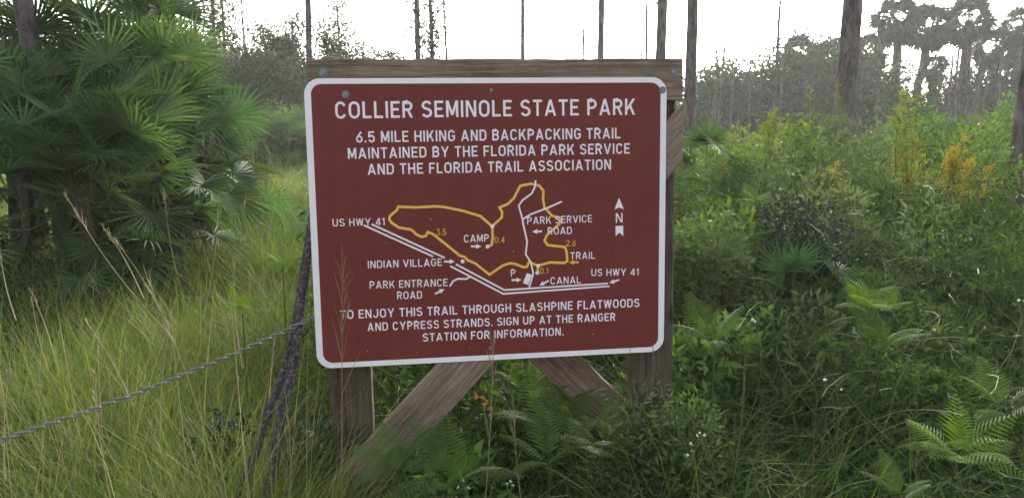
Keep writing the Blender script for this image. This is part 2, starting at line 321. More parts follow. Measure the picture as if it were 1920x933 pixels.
# highway-style stroke lettering ------------------------------------------------
def arc(cx, cy, rx, ry, a0, a1, n=9): return [(cx + rx * math.cos(math.radians(a0 + (a1 - a0) * k / n)), cy + ry * math.sin(math.radians(a0 + (a1 - a0) * k / n))) for k in range(n + 1)]
ST = .148; hS = ST / 2; LO, HI = hS, 1 - hS
def rr_(x0, x1, y0, y1, r): pass
def glyph(c):
    """(width, polylines, diagonals with level cut ends)"""
    l = hS; P = []; D = []
    if c == 'A': w = .76; D = [((hS * 1.1, 0), (w / 2, 1)), ((w - hS * 1.1, 0), (w / 2, 1))]; P = [[(.17, .28), (w - .17, .28)]]
    elif c == 'B': w = .64; r = w - hS; P = [[(l, 0), (l, 1)], [(l, HI)] + [(r - .22, HI)] + arc(r - .22, (HI + .53) / 2, .2, (HI - .53) / 2, 90, -90) + [(l, .53)], [(r - .22, .53)] + arc(r - .22, (.53 + LO) / 2, .22, (.53 - LO) / 2, 90, -90) + [(l, LO)]]
    elif c == 'C': w = .66; P = [arc(w / 2, .66, w / 2 - hS, 1 - hS - .66 + .012, 18, 180) + arc(w / 2, .34, w / 2 - hS, .34 - hS + .012, 180, 342)]
    elif c == 'D': w = .66; r = w - hS; P = [[(l, 0), (l, 1)], [(l, HI), (r - .24, HI)] + arc(r - .26, .68, .26, HI - .68, 85, 0) + arc(r - .26, .32, .26, .32 - LO, 0, -85) + [(r - .24, LO), (l, LO)]]
    elif c == 'E': w = .57; P = [[(l, 0), (l, 1)], [(l, HI), (w, HI)], [(l, .51), (w - .07, .51)], [(l, LO), (w, LO)]]
    elif c == 'F': w = .55; P = [[(l, 0), (l, 1)], [(l, HI), (w, HI)], [(l, .50), (w - .07, .50)]]
    elif c == 'G': w = .67; P = [arc(w / 2, .66, w / 2 - hS, 1 - hS - .66 + .012, 18, 180) + arc(w / 2, .34, w / 2 - hS, .34 - hS + .012, 180, 345) + [(w - hS, .46), (w * .52, .46)]]
    elif c == 'H': w = .66; P = [[(l, 0), (l, 1)], [(w - l, 0), (w - l, 1)], [(l, .51), (w - l, .51)]]
    elif c == 'I': w = ST; P = [[(l, 0), (l, 1)]]
    elif c == 'J': w = .6; P = [[(w - hS, 1)] + arc(w / 2, .32, w / 2 - hS, .32 - hS + .012, 0, -170)]
    elif c == 'K': w = .68; P = [[(l, 0), (l, 1)]]; D = [((ST * .9, .32), (w - .09, 1)), ((w - .085, 0), (.33, .60))]
    elif c == 'L': w = .55; P = [[(l, 0), (l, 1)], [(l, LO), (w, LO)]]
    elif c == 'M': w = .78; P = [[(l, 0), (l, 1)], [(w - l, 0), (w - l, 1)]]; D = [((w / 2, .12), (l + .02, 1)), ((w / 2, .12), (w - l - .02, 1))]
    elif c == 'N': w = .67; P = [[(l, 0), (l, 1)], [(w - l, 0), (w - l, 1)]]; D = [((w - l - .02, 0), (l + .02, 1))]
    elif c in 'O0': w = .69 if c == 'O' else .62; q = arc(w / 2, .66, w / 2 - hS, 1 - hS - .66 + .012, 0, 180) + arc(w / 2, .34, w / 2 - hS, .34 - hS + .012, 180, 360); P = [q + q[:1]]
    elif c == 'P': w = .63; r = w - hS; P = [[(l, 0), (l, 1)], [(l, HI), (r - .24, HI)] + arc(r - .24, (HI + .46) / 2, .24, (HI - .46) / 2, 90, -90) + [(l, .46)]]
    elif c == 'R': w = .65; r = w - hS - .01; P = [[(l, 0), (l, 1)], [(l, HI), (r - .24, HI)] + arc(r - .24, (HI + .48) / 2, .24, (HI - .48) / 2, 90, -90) + [(l, .48)]]; D = [((w - .085, 0), (w * .52, .48))]
    elif c == 'S': w = .64; a = w / 2 - hS; P = [arc(w / 2, .715, a, HI - .715 + .012, 20, 180, 8) + arc(w / 2, .715, a, .175, 180, 250, 4)[1:] + arc(w / 2, .28, a + .01, .225, 70, 0, 5) + arc(w / 2, .28, a + .01, .28 - hS + .012, 0, -162, 8)[1:]]
    elif c == 'T': w = .6; P = [[(0, HI), (w, HI)], [(w / 2, 0), (w / 2, HI)]]
    elif c == 'U': w = .66; P = [[(l, 1)] + arc(w / 2, .33, w / 2 - hS, .33 - hS + .012, 180, 360) + [(w - l, 1)]]
    elif c == 'V': w = .74; D = [((w / 2, 0), (hS * 1.1, 1)), ((w / 2, 0), (w - hS * 1.1, 1))]
    elif c == 'W': w = .92; D = [((w * .27, 0), (hS, 1)), ((w * .27, 0), (w / 2, 1)), ((w * .73, 0), (w / 2, 1)), ((w * .73, 0), (w - hS, 1))]
    elif c == 'Y': w = .74; P = [[(w / 2, 0), (w / 2, .46)]]; D = [((w / 2, .38), (hS * 1.15, 1)), ((w / 2, .38), (w - hS * 1.15, 1))]
    elif c == '1': w = .3; P = [[(w - l, 0), (w - l, 1)]]; D = [((.02, .72), (w - l, .98))]
    elif c == '2': w = .62; P = [arc(w / 2, .70, w / 2 - hS, HI - .70, 165, -25, 9) + [(hS + .02, LO), (w, LO)]]
    elif c == '3': w = .62; P = [[(.06, HI), (w - .12, HI), (w * .5, .62)] + arc(w / 2 - .02, .32, w / 2 - hS + .02, .27, 75, 0, 5) + arc(w / 2 - .02, .32, w / 2 - hS + .02, .32 - hS, 0, -165, 8)[1:]]
    elif c == '4': w = .66; P = [[(w - .19, 0), (w - .19, 1)], [(.02, .25), (w, .25)]]; D = [((.085, .25), (w - .2, 1))]
    elif c == '5': w = .62; P = [[(w - .05, HI), (.11, HI), (.09, .52)] + arc(w / 2, .33, w / 2 - hS, .27, 130, 0, 8) + arc(w / 2, .33, w / 2 - hS, .33 - hS, 0, -165, 8)[1:]]
    elif c == '6': w = .62; P = [[(w - .12, HI + .04), (.14, .50)] + arc(w / 2, .32, w / 2 - hS, .32 - hS, 165, 525, 16)]
    elif c == '.': w = .17; P = [[(w / 2, 0), (w / 2, .165)]]
    else: w = .42
    return w, P, D
def ribbon(g, P, wd, y, m=0, closed=False):
    P = np.array(P, float); k = len(P)
    if np.allclose(P[0], P[-1]) and k > 3: closed = True; P = P[:-1]; k -= 1
    d = unit(np.roll(P, -1, 0) - P); e = unit(P - np.roll(P, 1, 0))
    if not closed: d[-1] = d[-2]; e[0] = d[0]
    t = unit(d + e); nrm = np.stack([-t[:, 1], t[:, 0]], -1); cosv = np.clip((t * d).sum(1), .5, 1); o = nrm * (wd / 2 / cosv)[:, None]
    A, B = P + o, P - o; V = [(p[0], y, p[1]) for p in A] + [(p[0], y, p[1]) for p in B]; q = k if closed else k - 1
    g.add(V, [(i, (i + 1) % k, k + (i + 1) % k, k + i) for i in range(q)], .5, m)
def write(text, x0, z0, x1, z1, h, mat, weight=1.0, track=.17):
    global ST, hS, LO, HI
    ST = .148 * weight; hS = ST / 2; LO, HI = hS, 1 - hS
    adv = 0; lay = []
    for c in text:
        if c == ' ': adv += .40; continue
        gw, P, D = glyph(c); lay.append((adv, P, D)); adv += gw + track
    tot = adv - track; sx = math.hypot(x1 - x0, z1 - z0) / tot; a = math.atan2(z1 - z0, x1 - x0); ca, sa = math.cos(a), math.sin(a); g = G(); q = 0
    sy = h
    def T(p, o):
        X, Z = (p[0] + o) * sx, p[1] * sy
        return (x0 + X * ca - Z * sa, z0 + X * sa + Z * ca)
    for o, P, D in lay:
        for pl in P:
            ribbon(g, [T(p, o) for p in pl], ST * (sx + sy) / 2, -.0006 - .00003 * (q % 4)); q += 1
        for (ax, ay), (bx, by) in D:
            hw = ST / 2 * math.hypot(bx - ax, by - ay) / abs(by - ay) if abs(by - ay) > .3 else ST / 2 * 1.1
            quad = [T(p, o) for p in ((ax - hw, ay), (ax + hw, ay), (bx + hw, by), (bx - hw, by))]
            y = -.0006 - .00003 * (q % 4); q += 1
            g.add([(p[0], y, p[1]) for p in quad], [(0, 1, 2, 3)])
    return g.obj('lettering', mat, panel)
TEXT = [
    ('COLLIER SEMINOLE STATE PARK', -0.5123, 1.5654, 0.4972, 1.5687, 0.0544, 't'),
    ('6.5 MILE HIKING AND BACKPACKING TRAIL', -0.4495, 1.4867, 0.4454, 1.4887, 0.0366, 'l'),
    ('MAINTAINED BY THE FLORIDA PARK SERVICE', -0.4776, 1.4343, 0.4798, 1.4364, 0.0357, 'l'),
    ('AND THE FLORIDA TRAIL ASSOCIATION', -0.4155, 1.3810, 0.4127, 1.3825, 0.0358, 'l'),
    ('US HWY 41', -0.5368, 1.2123, -0.3658, 1.2119, 0.0249, 'm'),
    ('INDIAN VILLAGE', -0.4265, 1.0677, -0.1776, 1.0676, 0.0255, 'm'),
    ('PARK ENTRANCE', -0.4232, 0.9979, -0.1603, 0.9972, 0.0256, 'm'),
    ('ROAD', -0.3328, 0.9584, -0.2488, 0.9574, 0.0260, 'm'),
    ('3.5', -0.1940, 1.1724, -0.1605, 1.1722, 0.0219, 'y'),
    ('CAMP', -0.1011, 1.1459, -0.0159, 1.1456, 0.0253, 'm'),
    ('0.4', 0.0039, 1.1408, 0.0389, 1.1402, 0.0206, 'y'),
    ('PARK SERVICE', 0.1175, 1.2011, 0.3450, 1.2028, 0.0252, 'm'),
    ('ROAD', 0.1888, 1.1636, 0.2736, 1.1630, 0.0252, 'm'),
    ('2.6', 0.2526, 1.1213, 0.2870, 1.1206, 0.0209, 'y'),
    ('TRAIL', 0.2681, 1.0745, 0.3563, 1.0738, 0.0250, 'm'),
    ('P', 0.0585, 1.0217, 0.0747, 1.0218, 0.0250, 'm'),
    ('0.1', 0.1608, 1.0276, 0.1892, 1.0274, 0.0211, 'y'),
    ('CANAL', 0.1970, 0.9892, 0.3054, 0.9889, 0.0250, 'm'),
    ('US HWY 41', 0.3425, 1.0131, 0.5138, 1.0096, 0.0248, 'm'),
    ('N', 0.4303, 1.1980, 0.4546, 1.1981, 0.0333, 'm'),
    ('TO ENJOY THIS TRAIL THROUGH SLASHPINE FLATWOODS', -0.5251, 0.8979, 0.5161, 0.8960, 0.0301, 'l'),
    ('AND CYPRESS STRANDS. SIGN UP AT THE RANGER', -0.4358, 0.8521, 0.4298, 0.8498, 0.0285, 'l'),
    ('STATION FOR INFORMATION.', -0.2503, 0.8070, 0.2425, 0.8056, 0.0287, 'l'),
]
def width(text):
    return sum(.40 if c == ' ' else glyph(c)[0] + .17 for c in text) - .17
for s_, x0, z0, x1, z1, h, k in TEXT:
    tot = width(s_); pos = 0
    for word in s_.split(' '):                       # each word is a vinyl piece of its own
        a, b = pos / tot, (pos + width(word)) / tot; pos += width(word) + .17 + .40
        write(word, x0 + (x1 - x0) * a, z0 + (z1 - z0) * a, x0 + (x1 - x0) * b, z0 + (z1 - z0) * b, h, M['yellow'] if k == 'y' else M['white'], {'t': 1.0, 'l': 1.02, 'm': .92, 'y': .8}[k])
TRAIL_LOOP = [(-0.0036, 1.1978), (-0.0435, 1.2341), (-0.0665, 1.2414), (-0.1059, 1.2543), (-0.1386, 1.2618), (-0.1712, 1.2691), (-0.1973, 1.271), (-0.2624, 1.2689), (-0.3186, 1.2728), (-0.3241, 1.2613), (-0.3474, 1.2421), (-0.3502, 1.2311), (-0.3449, 1.2213), (-0.3196, 1.2027), (-0.2777, 1.1943), (-0.2619, 1.1781), (-0.2446, 1.1689), (-0.2295, 1.1719), (-0.2225, 1.1849), (-0.2063, 1.1777), (-0.1613, 1.1399), (-0.1159, 1.1003), (-0.0994, 1.0957), (-0.0898, 1.0839), (-0.0633, 1.0716), (-0.0159, 1.0313), (0.0065, 1.0456), (0.031, 1.0616), (0.0547, 1.0682), (0.073, 1.0661), (0.1025, 1.0531), (0.115, 1.0542), (0.1227, 1.0709), (0.1528, 1.0566), (0.1953, 1.0663), (0.2478, 1.063), (0.2574, 1.07), (0.2553, 1.0999), (0.2496, 1.1186), (0.1885, 1.1272), (0.1774, 1.143), (0.1851, 1.1611), (0.2335, 1.2023), (0.2374, 1.2183), (0.2041, 1.2288), (0.1784, 1.2578), (0.1735, 1.2856), (0.1752, 1.3145), (0.1608, 1.3331), (0.1315, 1.34), (0.0949, 1.3337), (0.0725, 1.2917), (0.0503, 1.272), (0.0226, 1.2617), (0.0317, 1.2456), (0.03, 1.2276), (-0.0036, 1.1978)]
CAMP_SPUR = [(-0.0032, 1.1961), (-0.0024, 1.1594), (-0.0065, 1.1341), (-0.0211, 1.1279)]
LOT_SPUR = [(0.1543, 1.056), (0.1511, 1.0314)]
DOTS = [(-0.0032, 1.1979), (-0.0209, 1.1287), (-0.1072, 1.0808), (0.1543, 1.056), (0.1513, 1.0317)]
ROADS = [[(0.1486, 1.3513), (0.1461, 1.3297), (0.1348, 1.3068), (0.1016, 1.2837), (0.0889, 1.2659), (0.1009, 1.222), (0.1043, 1.2), (0.1168, 1.1412), (0.111, 1.0972), (0.1284, 1.0707), (0.137, 1.0296), (0.1224, 0.982)],
         [(0.2392, 1.2767), (0.1896, 1.2561), (0.1303, 1.2357), (0.1008, 1.2183)],
         [(-0.4093, 1.2166), (-0.1677, 1.0947)], [(-0.1311, 1.0719), (0.0349, 0.9756), (0.4026, 0.9846)],
         [(-0.4351, 1.2139), (-0.2073, 1.1008)], [(-0.1499, 1.0659), (0.031, 0.9625), (0.408, 0.9747)],
         [(-0.153, 0.9953), (-0.1413, 1.0137), (-0.1245, 1.0212), (-0.0978, 1.0189), (-0.0843, 1.0251)]]
ARROWS = [((-0.0777, 1.1312), (-0.0422, 1.1301)), ((-0.1707, 1.0821), (-0.1344, 1.0809)), ((-0.2041, 0.9717), (-0.1718, 0.9873)), ((0.1689, 1.1755), (0.1348, 1.1757)),
          ((0.0603, 1.0096), (0.0952, 1.0091)), ((0.1911, 1.0025), (0.1581, 0.9872)), ((0.4431, 0.996), (0.408, 0.9867)), ((0.2978, 1.0635), (0.2635, 1.064))]
for pl in (TRAIL_LOOP, CAMP_SPUR, LOT_SPUR):
    g = G(); ribbon(g, pl, .0125, -.00025, 0); ribbon(g, pl, .0086, -.00032, 1); g.obj('trail_line', [M['umber'], M['yellow']], panel)
for i, pl in enumerate(ROADS):
    g = G(); ribbon(g, pl, .0058, -.00042 - .00002 * i); g.obj('road_line', M['white'], panel)
for (x, z) in DOTS:
    g = G(); flat(g, [(x + .0068 * math.cos(a), z + .0068 * math.sin(a)) for a in np.linspace(0, 2 * math.pi, 16, endpoint=False)], -.0008); g.obj('map_dot', M['white'], panel)
for i, (p, q) in enumerate(ARROWS):
    p, q = np.array(p), np.array(q); d = unit(q - p); s = np.array([-d[1], d[0]]); b = q - d * .017; g = G()
    for poly in ([p + s * .0032, p - s * .0032, b - s * .0032, b + s * .0032], [b + s * .0085, b - s * .0085, q]):
        flat(g, poly, -.0007)
    g.obj('arrow', M['yellow'] if i == 7 else M['white'], panel)
g = G(); flat(g, [(0.1147, 1.032), (0.1317, 1.0255), (0.1187, 0.9902), (0.0995, 0.9977)], -.0007); g.obj('parking_mark', M['white'], panel)
g = G()
g.add([(0.4415, -.0007, 1.286), (0.4256, -.0007, 1.2444), (0.4416, -.0007, 1.2512), (0.459, -.0007, 1.2443)], [(0, 1, 2), (0, 2, 3)])
g.obj('compass_mark', M['white'], panel); g = G()
g.add([(0.4296, -.0007, 1.1866), (0.457, -.0007, 1.187), (0.4571, -.0007, 1.1508), (0.4427, -.0007, 1.1638), (0.4297, -.0007, 1.1501)], [(0, 4, 3), (0, 3, 1), (1, 3, 2)])
g.obj('compass_mark', M['white'], panel)
def bolt(x, z, r, y, parent, mat):
    g = G()
    for rr0, rr1, y0, y1, n in ((r, r * .96, 0, -r * .16, 20), (r * .60, r * .56, -r * .16, -r * .5, 6 if r > .006 else 12)):
        a = np.linspace(0, 2 * np.pi, n, endpoint=False) + .3
        V = [(rr0 * math.cos(t), y0, rr0 * math.sin(t)) for t in a] + [(rr1 * math.cos(t), y1, rr1 * math.sin(t)) for t in a] + [(0, y1 * 1.06, 0)]
        g.add(V, [(k, (k + 1) % n, n + (k + 1) % n, n + k) for k in range(n)]); g.add(V, [(n + k, n + (k + 1) % n, 2 * n) for k in range(n)])
    o = g.obj('bolt', mat, parent); return o
for x, z, r in ((-.4771, 1.6434, .0125), (.0012, 1.6546, .0062), (.594, 1.6515, .0125), (-.0181, .7725, .0068)):
    bolt(x, z, r, 0, panel, M['galv']).location = (x, 0, z)
for x, z, r in ((-.5454, 1.7152, .0165), (.6313, 1.7126, .015), (.6169, 1.4894, .0125), (.6178, 1.4083, .0125), (-.4725, .3228, .0145)):
    bolt(x, z, r, 0, sign, M['galv']).location = (x, YF, z)
g = G(); rr = R(8)
for (x, z) in [(-0.2128, 1.2292), (-0.2118, 1.2258), (0.0692, 1.1091), (-0.4389, 0.7823), (-0.2711, 0.7701), (-0.0888, 0.778), (-0.0885, .7465), (-0.1836, 0.8973), (0.349, 0.8046), (-0.3632, 1.1522), (0.0112, 0.9603)]:
    s = rr.uniform(.0014, .0032); flat(g, [(x + s * rr.uniform(.6, 1.2) * math.cos(a), z + s * rr.uniform(.6, 1.2) * math.sin(a)) for a in np.linspace(0, 6.283, 7, endpoint=False)], -.00012)
g.obj('paint_chip', M['chip'], panel)

# ------------------------------------------------------------------ chain from the sign's left post
pA = np.array(at(622, 578, 2.66)); pB = np.array(at(-110, 858, 2.06)); nL = 72
ts = np.linspace(0, 1, 200); path = pA[None] * (1 - ts)[:, None] + pB[None] * ts[:, None]; path[:, 2] -= .030 * 4 * ts * (1 - ts)
sl = np.concatenate([[0], np.cumsum(np.linalg.norm(np.diff(path, axis=0), axis=1))]); nL = int(sl[-1] / .0188)
g = G(); a = np.linspace(0, 2 * np.pi, 17)[:-1]; lp = []
for t in a:                                        # one twisted link: oval with a quarter twist
    x = .0130 * math.cos(t); y = .0060 * math.sin(t); tw = .8 * (x / .0130)
    lp.append((x, y * math.cos(tw), y * math.sin(tw)))
lp = np.array(lp); lpc = np.vstack([lp, lp[:1]])
tube(g, lpc, .0023, 6, cap=False); lm = g.mesh('link', M['galv'], True)
chain = empty('barrier_chain', Vector(pA), 'galvanised steel chain running from the sign post down to the left', 'chain')
for k in range(nL):
    s = (k + .5) / nL * sl[-1]; p = np.array([np.interp(s, sl, path[:, c]) for c in range(3)])
    p2 = np.array([np.interp(min(s + .01, sl[-1]), sl, path[:, c]) for c in range(3)]); p1 = np.array([np.interp(max(s - .01, 0), sl, path[:, c]) for c in range(3)])
    q = Vector(p2 - p1).to_track_quat('X', 'Z')
    o = link('link', lm, chain, Vector(p - pA)); o.rotation_euler = (q @ Euler((k * math.pi / 2 + .5, 0, 0)).to_quaternion()).to_euler()

# ------------------------------------------------------------------ two dead branches leaning beside the sign
def limb(name, pts, r0, r1, label, seed, mat=None):
    rr = R(seed); P = np.array([at(*p) for p in pts]); t = np.linspace(0, len(P) - 1, 46); q = np.stack([np.interp(t, np.arange(len(P)), P[:, c]) for c in range(3)], -1)
    for _ in range(3): q[1:-1] = (q[:-2] + q[2:] + 2 * q[1:-1]) / 4
    q += np.stack([np.interp(np.arange(46), np.arange(0, 48, 5), rr.normal(0, .0022, 10)) for _ in range(3)], -1); g = G(); tube(g, q - q[0], np.linspace(r0, r1, 46) * np.interp(np.arange(46), np.arange(0, 48, 3), rr.normal(1, .08, 16)), 10, rng=rr, rough=.03)
    o = g.obj(name, mat or M['stick'], None, True, Vector(q[0])); tag(o, label, 'branch'); return o
limb('dead_branch', [(405, 1000, 2.30), (470, 870, 2.42), (527, 715, 2.60), (556, 590, 2.74), (574, 470, 2.9), (584, 400, 3.0)], .0175, .011, 'dark dead branch leaning farther left at its foot, behind the paler branch by the sign', 1)
limb('dead_branch', [(492, 1000, 2.28), (512, 880, 2.38), (541, 720, 2.52), (561, 600, 2.62), (578, 480, 2.78), (590, 380, 2.9)], .0185, .012, 'grey lichen spotted dead branch leaning in front of the dark one against the sign', 2)

# ------------------------------------------------------------------ palm fronds
def fan(rng, n=28, R0=.55, span=235, droop=.15, stiff=.5, petiole=.6, wmax=.031, K=4, notch=.38, cup=.3, hinge=.6):
    """a palmetto leaf: petiole along +Y from the origin, folded segments spread in the X-Y plane with tips drooping to -Z"""
    g = G()
    tube(g, [(0, t * petiole, -.05 * t * (1 - t)) for t in np.linspace(0, 1, 6)], np.linspace(.009, .006, 6), 4, .35, 1, cap=False)
    ch, sh = math.cos(hinge), math.sin(hinge)
    for k in range(n):
        a = math.radians(-span / 2 + span * k / (n - 1)) + rng.normal(0, .02); L = R0 * (1 - .22 * abs(a / math.radians(span / 2)) ** 2) * rng.uniform(.88, 1.06)
        d = np.array([math.sin(a), math.cos(a), 0]); s = np.array([math.cos(a), -math.sin(a), 0]); dr = droop * rng.uniform(.4, 1.7); cu = cup * (1 - math.cos(a)) * .25
        T = rng.uniform(.25, .75); rows = []
        ts = np.linspace(0.02, 1, K + 1)
        for t in ts:
            wd = wmax * min(t / notch, 1) * (1 if t <= notch else max(0, 1 - ((t - notch) / (1 - notch)) ** 1.6)) * .5 + .0006
            c = np.array([0, petiole, 0]) + d * L * t * (1 - .25 * dr * t * t); c[2] += cu * L * t + L * (.10 * t - dr * t ** 2.6)
            rows.append((c - s * wd + np.array([0, 0, wd * .5]), c, c + s * wd + np.array([0, 0, wd * .5])))
        V = np.array(rows).reshape(-1, 3) - np.array([0, petiole, 0]); V = np.stack([V[:, 0], V[:, 1] * ch + V[:, 2] * sh, V[:, 2] * ch - V[:, 1] * sh], -1) + np.array([0, petiole, 0]); F = []
        for q in range(K):
            F += [(3 * q, 3 * q + 1, 3 * q + 4, 3 * q + 3), (3 * q + 1, 3 * q + 2, 3 * q + 5, 3 * q + 4)]
        g.add(V, F, T)
    return g
rng = R(11)
FAN = [fan(rng, n=int(rng.integers(23, 31)), R0=rng.uniform(.5, .68), span=rng.uniform(170, 250), droop=rng.uniform(.0, .22), petiole=rng.uniform(.4, .7), hinge=rng.uniform(.1, 1.2)).mesh('frond', [M['palm'], M['stem']]) for _ in range(10)]
FAN_DEAD = [fan(rng, n=20, R0=.5, span=150, droop=.75, petiole=.4).mesh('dead_frond', [M['palm_dead'], M['palm_dead']]) for _ in range(2)]
def palmetto(px, py, Y, label, nf=14, size=1.0, seed=0, dead=0, group='saw palmettos massed at the left', low=-6, spread_down=.75, tr=1.0):
    rr = R(seed + 500); c = at(px, py, Y); r = empty('saw_palmetto', (c.x, c.y, 0), label, 'palmetto', group); h = c.z
    g = G(); tube(g, [(rr.normal(0, .03), rr.normal(0, .03), z) for z in np.linspace(-.05, h if tr == 1 else h * .55, 7)], np.linspace(.06, .04, 7) * tr, 7, rng=rr, rough=.15); g.obj('trunk', M['twig'], r)
    for k in range(nf):
        az = 2.4 * k + rr.normal(0, .3); f = k / max(nf - 1, 1); el = math.radians(80 - (80 - low) * f ** .9 + rr.normal(0, 9))
        s = size * rr.uniform(.75, 1.15); zf = h * (1 - spread_down * f * rr.random())
        q = Euler((el, 0, az)).to_quaternion() @ Euler((0, rr.normal(0, .7), 0)).to_quaternion()
        o = link('frond', FAN[int(rr.integers(len(FAN)))], r, (rr.normal(0, .05), rr.normal(0, .05), zf - .05), q.to_euler(), s)
    for k in range(dead):
        o = link('dead_frond', FAN_DEAD[k % 2], r, (0, 0, h - .12), Euler((math.radians(-25 - 25 * rr.random()), 0, math.pi - .5 + k * .5 + rr.normal(0, .2))).to_quaternion().to_euler(), size * .9)
        o['label'] = 'dead brown hanging frond'
    return r
PL = [(262, 78, 7.2, 'tallest saw palmetto at the left, its dense crown standing against the white sky', 30, .92),
      (178, 40, 7.9, 'saw palmetto with big fans beside the dark pine trunk at the upper left', 16, .85),
      (10, 75, 7.2, 'saw palmetto in the upper left corner left of the dark pine trunk', 24, .85),
      (110, 225, 6.2, 'dark saw palmetto directly below the pine trunk at the left', 22, .72),
      (12, 225, 5.9, 'saw palmetto at the left edge with upright yellowish fans', 20, .72),
      (205, 200, 6.3, 'saw palmetto in the middle of the left palmetto mass', 24, .76),
      (298, 178, 6.6, 'saw palmetto with dead brown fronds hanging at its right', 22, .74),
      (330, 215, 6.9, 'saw palmetto with drooping fans at the right side of the left mass', 24, .76),
      (130, 295, 5.5, 'saw palmetto low at the left with one pale young fan', 18, .66),
      (35, 320, 5.3, 'low saw palmetto at the left edge above the dark grass', 20, .66),
      (225, 285, 5.8, 'saw palmetto with broad fans low in the middle of the left mass', 22, .7),
      (290, 315, 5.8, 'low saw palmetto spilling onto the meadow grass', 20, .66),
      (385, 292, 6.9, 'small low saw palmetto at the right foot of the left mass, touching the meadow', 16, .56),
      (318, 120, 7.8, 'saw palmetto behind the tall crown at the left, toward the meadow', 20, .8),
      (160, 370, 5.2, 'lowest saw palmetto of the left mass with fans in the grass', 14, .56),
      (48, 150, 6.9, 'saw palmetto crowding the lower part of the left pine trunk', 18, .7),
      (255, 160, 6.9, 'saw palmetto filling the heart of the left mass under the tallest crown', 24, .8),
      (160, 150, 7.1, 'saw palmetto between the pine trunk and the tallest crown', 22, .8),
      (322, 300, 6.3, 'saw palmetto with dead fronds low at the right end of the left mass', 20, .66)]
for k, (px, py, Y, lb, nf, sz) in enumerate(PL): palmetto(px, py, Y, lb, nf, sz, k, dead={6: 5, 18: 3, 3: 2, 10: 2}.get(k, 0))
palmetto(1318, 300, 6.3, 'pale green saw palmetto just right of the sign frame', 14, .46, 71, group='saw palmettos in the right thicket', low=-5, spread_down=.3, tr=.4)
palmetto(1505, 545, 3.9, 'low saw palmetto with stiff narrow blades in the right undergrowth', 7, .3, 72, group='saw palmettos in the right thicket', low=10, spread_down=0)
for k, (px, Y, sz) in enumerate(((440, 19, .62), (475, 18, .7), (505, 21, .75), (545, 19, .7), (585, 20, .75), (455, 23, .75))):
    palmetto(px, 252, Y, 'far saw palmetto at the back edge of the meadow, left of the sign', 13, sz, 80 + k, group='saw palmettos at the back of the meadow')

# ------------------------------------------------------------------ trees
def trunk_geo(rng, h, r0, r1, bend=.15, seg=9, n=16, flare=.25):
    t = np.linspace(0, 1, n); P = np.stack([bend * np.cumsum(rng.normal(0, .35, n)) * t / 2, bend * np.cumsum(rng.normal(0, .35, n)) * t / 2, t * h], -1)
    for _ in range(2): P[1:-1, :2] = (P[:-2, :2] + P[2:, :2]) / 2
    rad = r0 + (r1 - r0) * t + r0 * flare * np.exp(-t * h / .5); return P, rad
def tree(name, px, Y, h, r0, label, cat, group=None, seed=0, crown0=.6, limbs=6, limb_len=1.2, clump=30, lsize=.12, spread=.35, leafm='far', dx=0, z0=0, r1f=.45, stub=True, lpx=None, bend=.15):
    rr = R(seed + 900); x = gx(px, Y); root = empty(name, (x, Y, 0), label, cat, group)
    P, rad = trunk_geo(rr, h, r0, r0 * r1f, bend); P[:, 0] += np.linspace(0, dx, len(P)); g = G(); tube(g, P, rad, 9, rng=rr, rough=.05); ends = []
    for k in range(limbs):
        t = crown0 + (1 - crown0) * (k + rr.random()) / max(limbs, 1); t = min(t, .99); p = np.array([np.interp(t * (len(P) - 1), np.arange(len(P)), P[:, c]) for c in range(3)])
        a = rr.uniform(0, 6.283); el = rr.uniform(.1, .9); L = limb_len * rr.uniform(.45, 1.1); d = np.array([math.cos(a) * math.cos(el), math.sin(a) * math.cos(el), math.sin(el)])
        q = np.stack([p + d * L * s + np.array([0, 0, .18 * L * s * s]) + rr.normal(0, .03 * L, 3) * s for s in np.linspace(0, 1, 6)]); tube(g, q, np.linspace(np.interp(t, np.linspace(0, 1, len(rad)), rad) * .45, .008, 6), 5, cap=False)
        for s in (.45, .75, 1.0):
            ends.append(q[int(s * 5)])
            if rr.random() < .7:
                e = q[int(s * 5)] + rdir(rr, 1, .3)[0] * L * .35; tube(g, [q[int(s * 5)], (q[int(s * 5)] + e) / 2 + rr.normal(0, .03, 3), e], [.012, .008, .005], 4, cap=False); ends.append(e)
    for k in range((7 if r0 > .05 else 4) if stub else 0):
        t = rr.uniform(.08, .75); p = np.array([np.interp(t * (len(P) - 1), np.arange(len(P)), P[:, c]) for c in range(3)]); a = rr.uniform(0, 6.283); L = rr.uniform(.12, .5) * (r0 / .1) ** .5
        d = np.array([math.cos(a), math.sin(a), rr.uniform(-.1, .7)]); tube(g, [p, p + d * L * .5 + rr.normal(0, .02, 3), p + d * L + rr.normal(0, .03, 3)], [r0 * .22, r0 * .16, .006], 4, cap=False)
    g.obj('trunk', M['bark'], root, True)
    if clump and ends:
        ends.append(P[-1]); E = np.array(ends); n = clump * len(E); C = np.repeat(E, clump, 0) + rr.normal(0, spread, (n, 3)) * np.array([1, 1, .7])
        g = G(); leaves(g, C, rdir(rr, n, .2), rdir(rr, n, .6), lsize * rr.uniform(.6, 1.3, n), lsize * .42, np.clip(rr.normal(.5, .2, n), 0, 1)); g.obj('crown', M[leafm], root)
    return root
def pine(px, Y, h, r, label, seed, group=None, dx=0.0, bend=.18, stub=True):
    return tree('pine_tree', px, Y, h, r, label, 'pine', group, seed, crown0=.72, limbs=9, limb_len=2.4, clump=70, lsize=.28, spread=.4, leafm='far', r1f=.55, dx=dx, bend=bend, stub=stub)
pine(103, 6.5, 12, .075, 'dark slender pine trunk rising through the palmettos at the upper left', 1, dx=-.9, bend=.02)
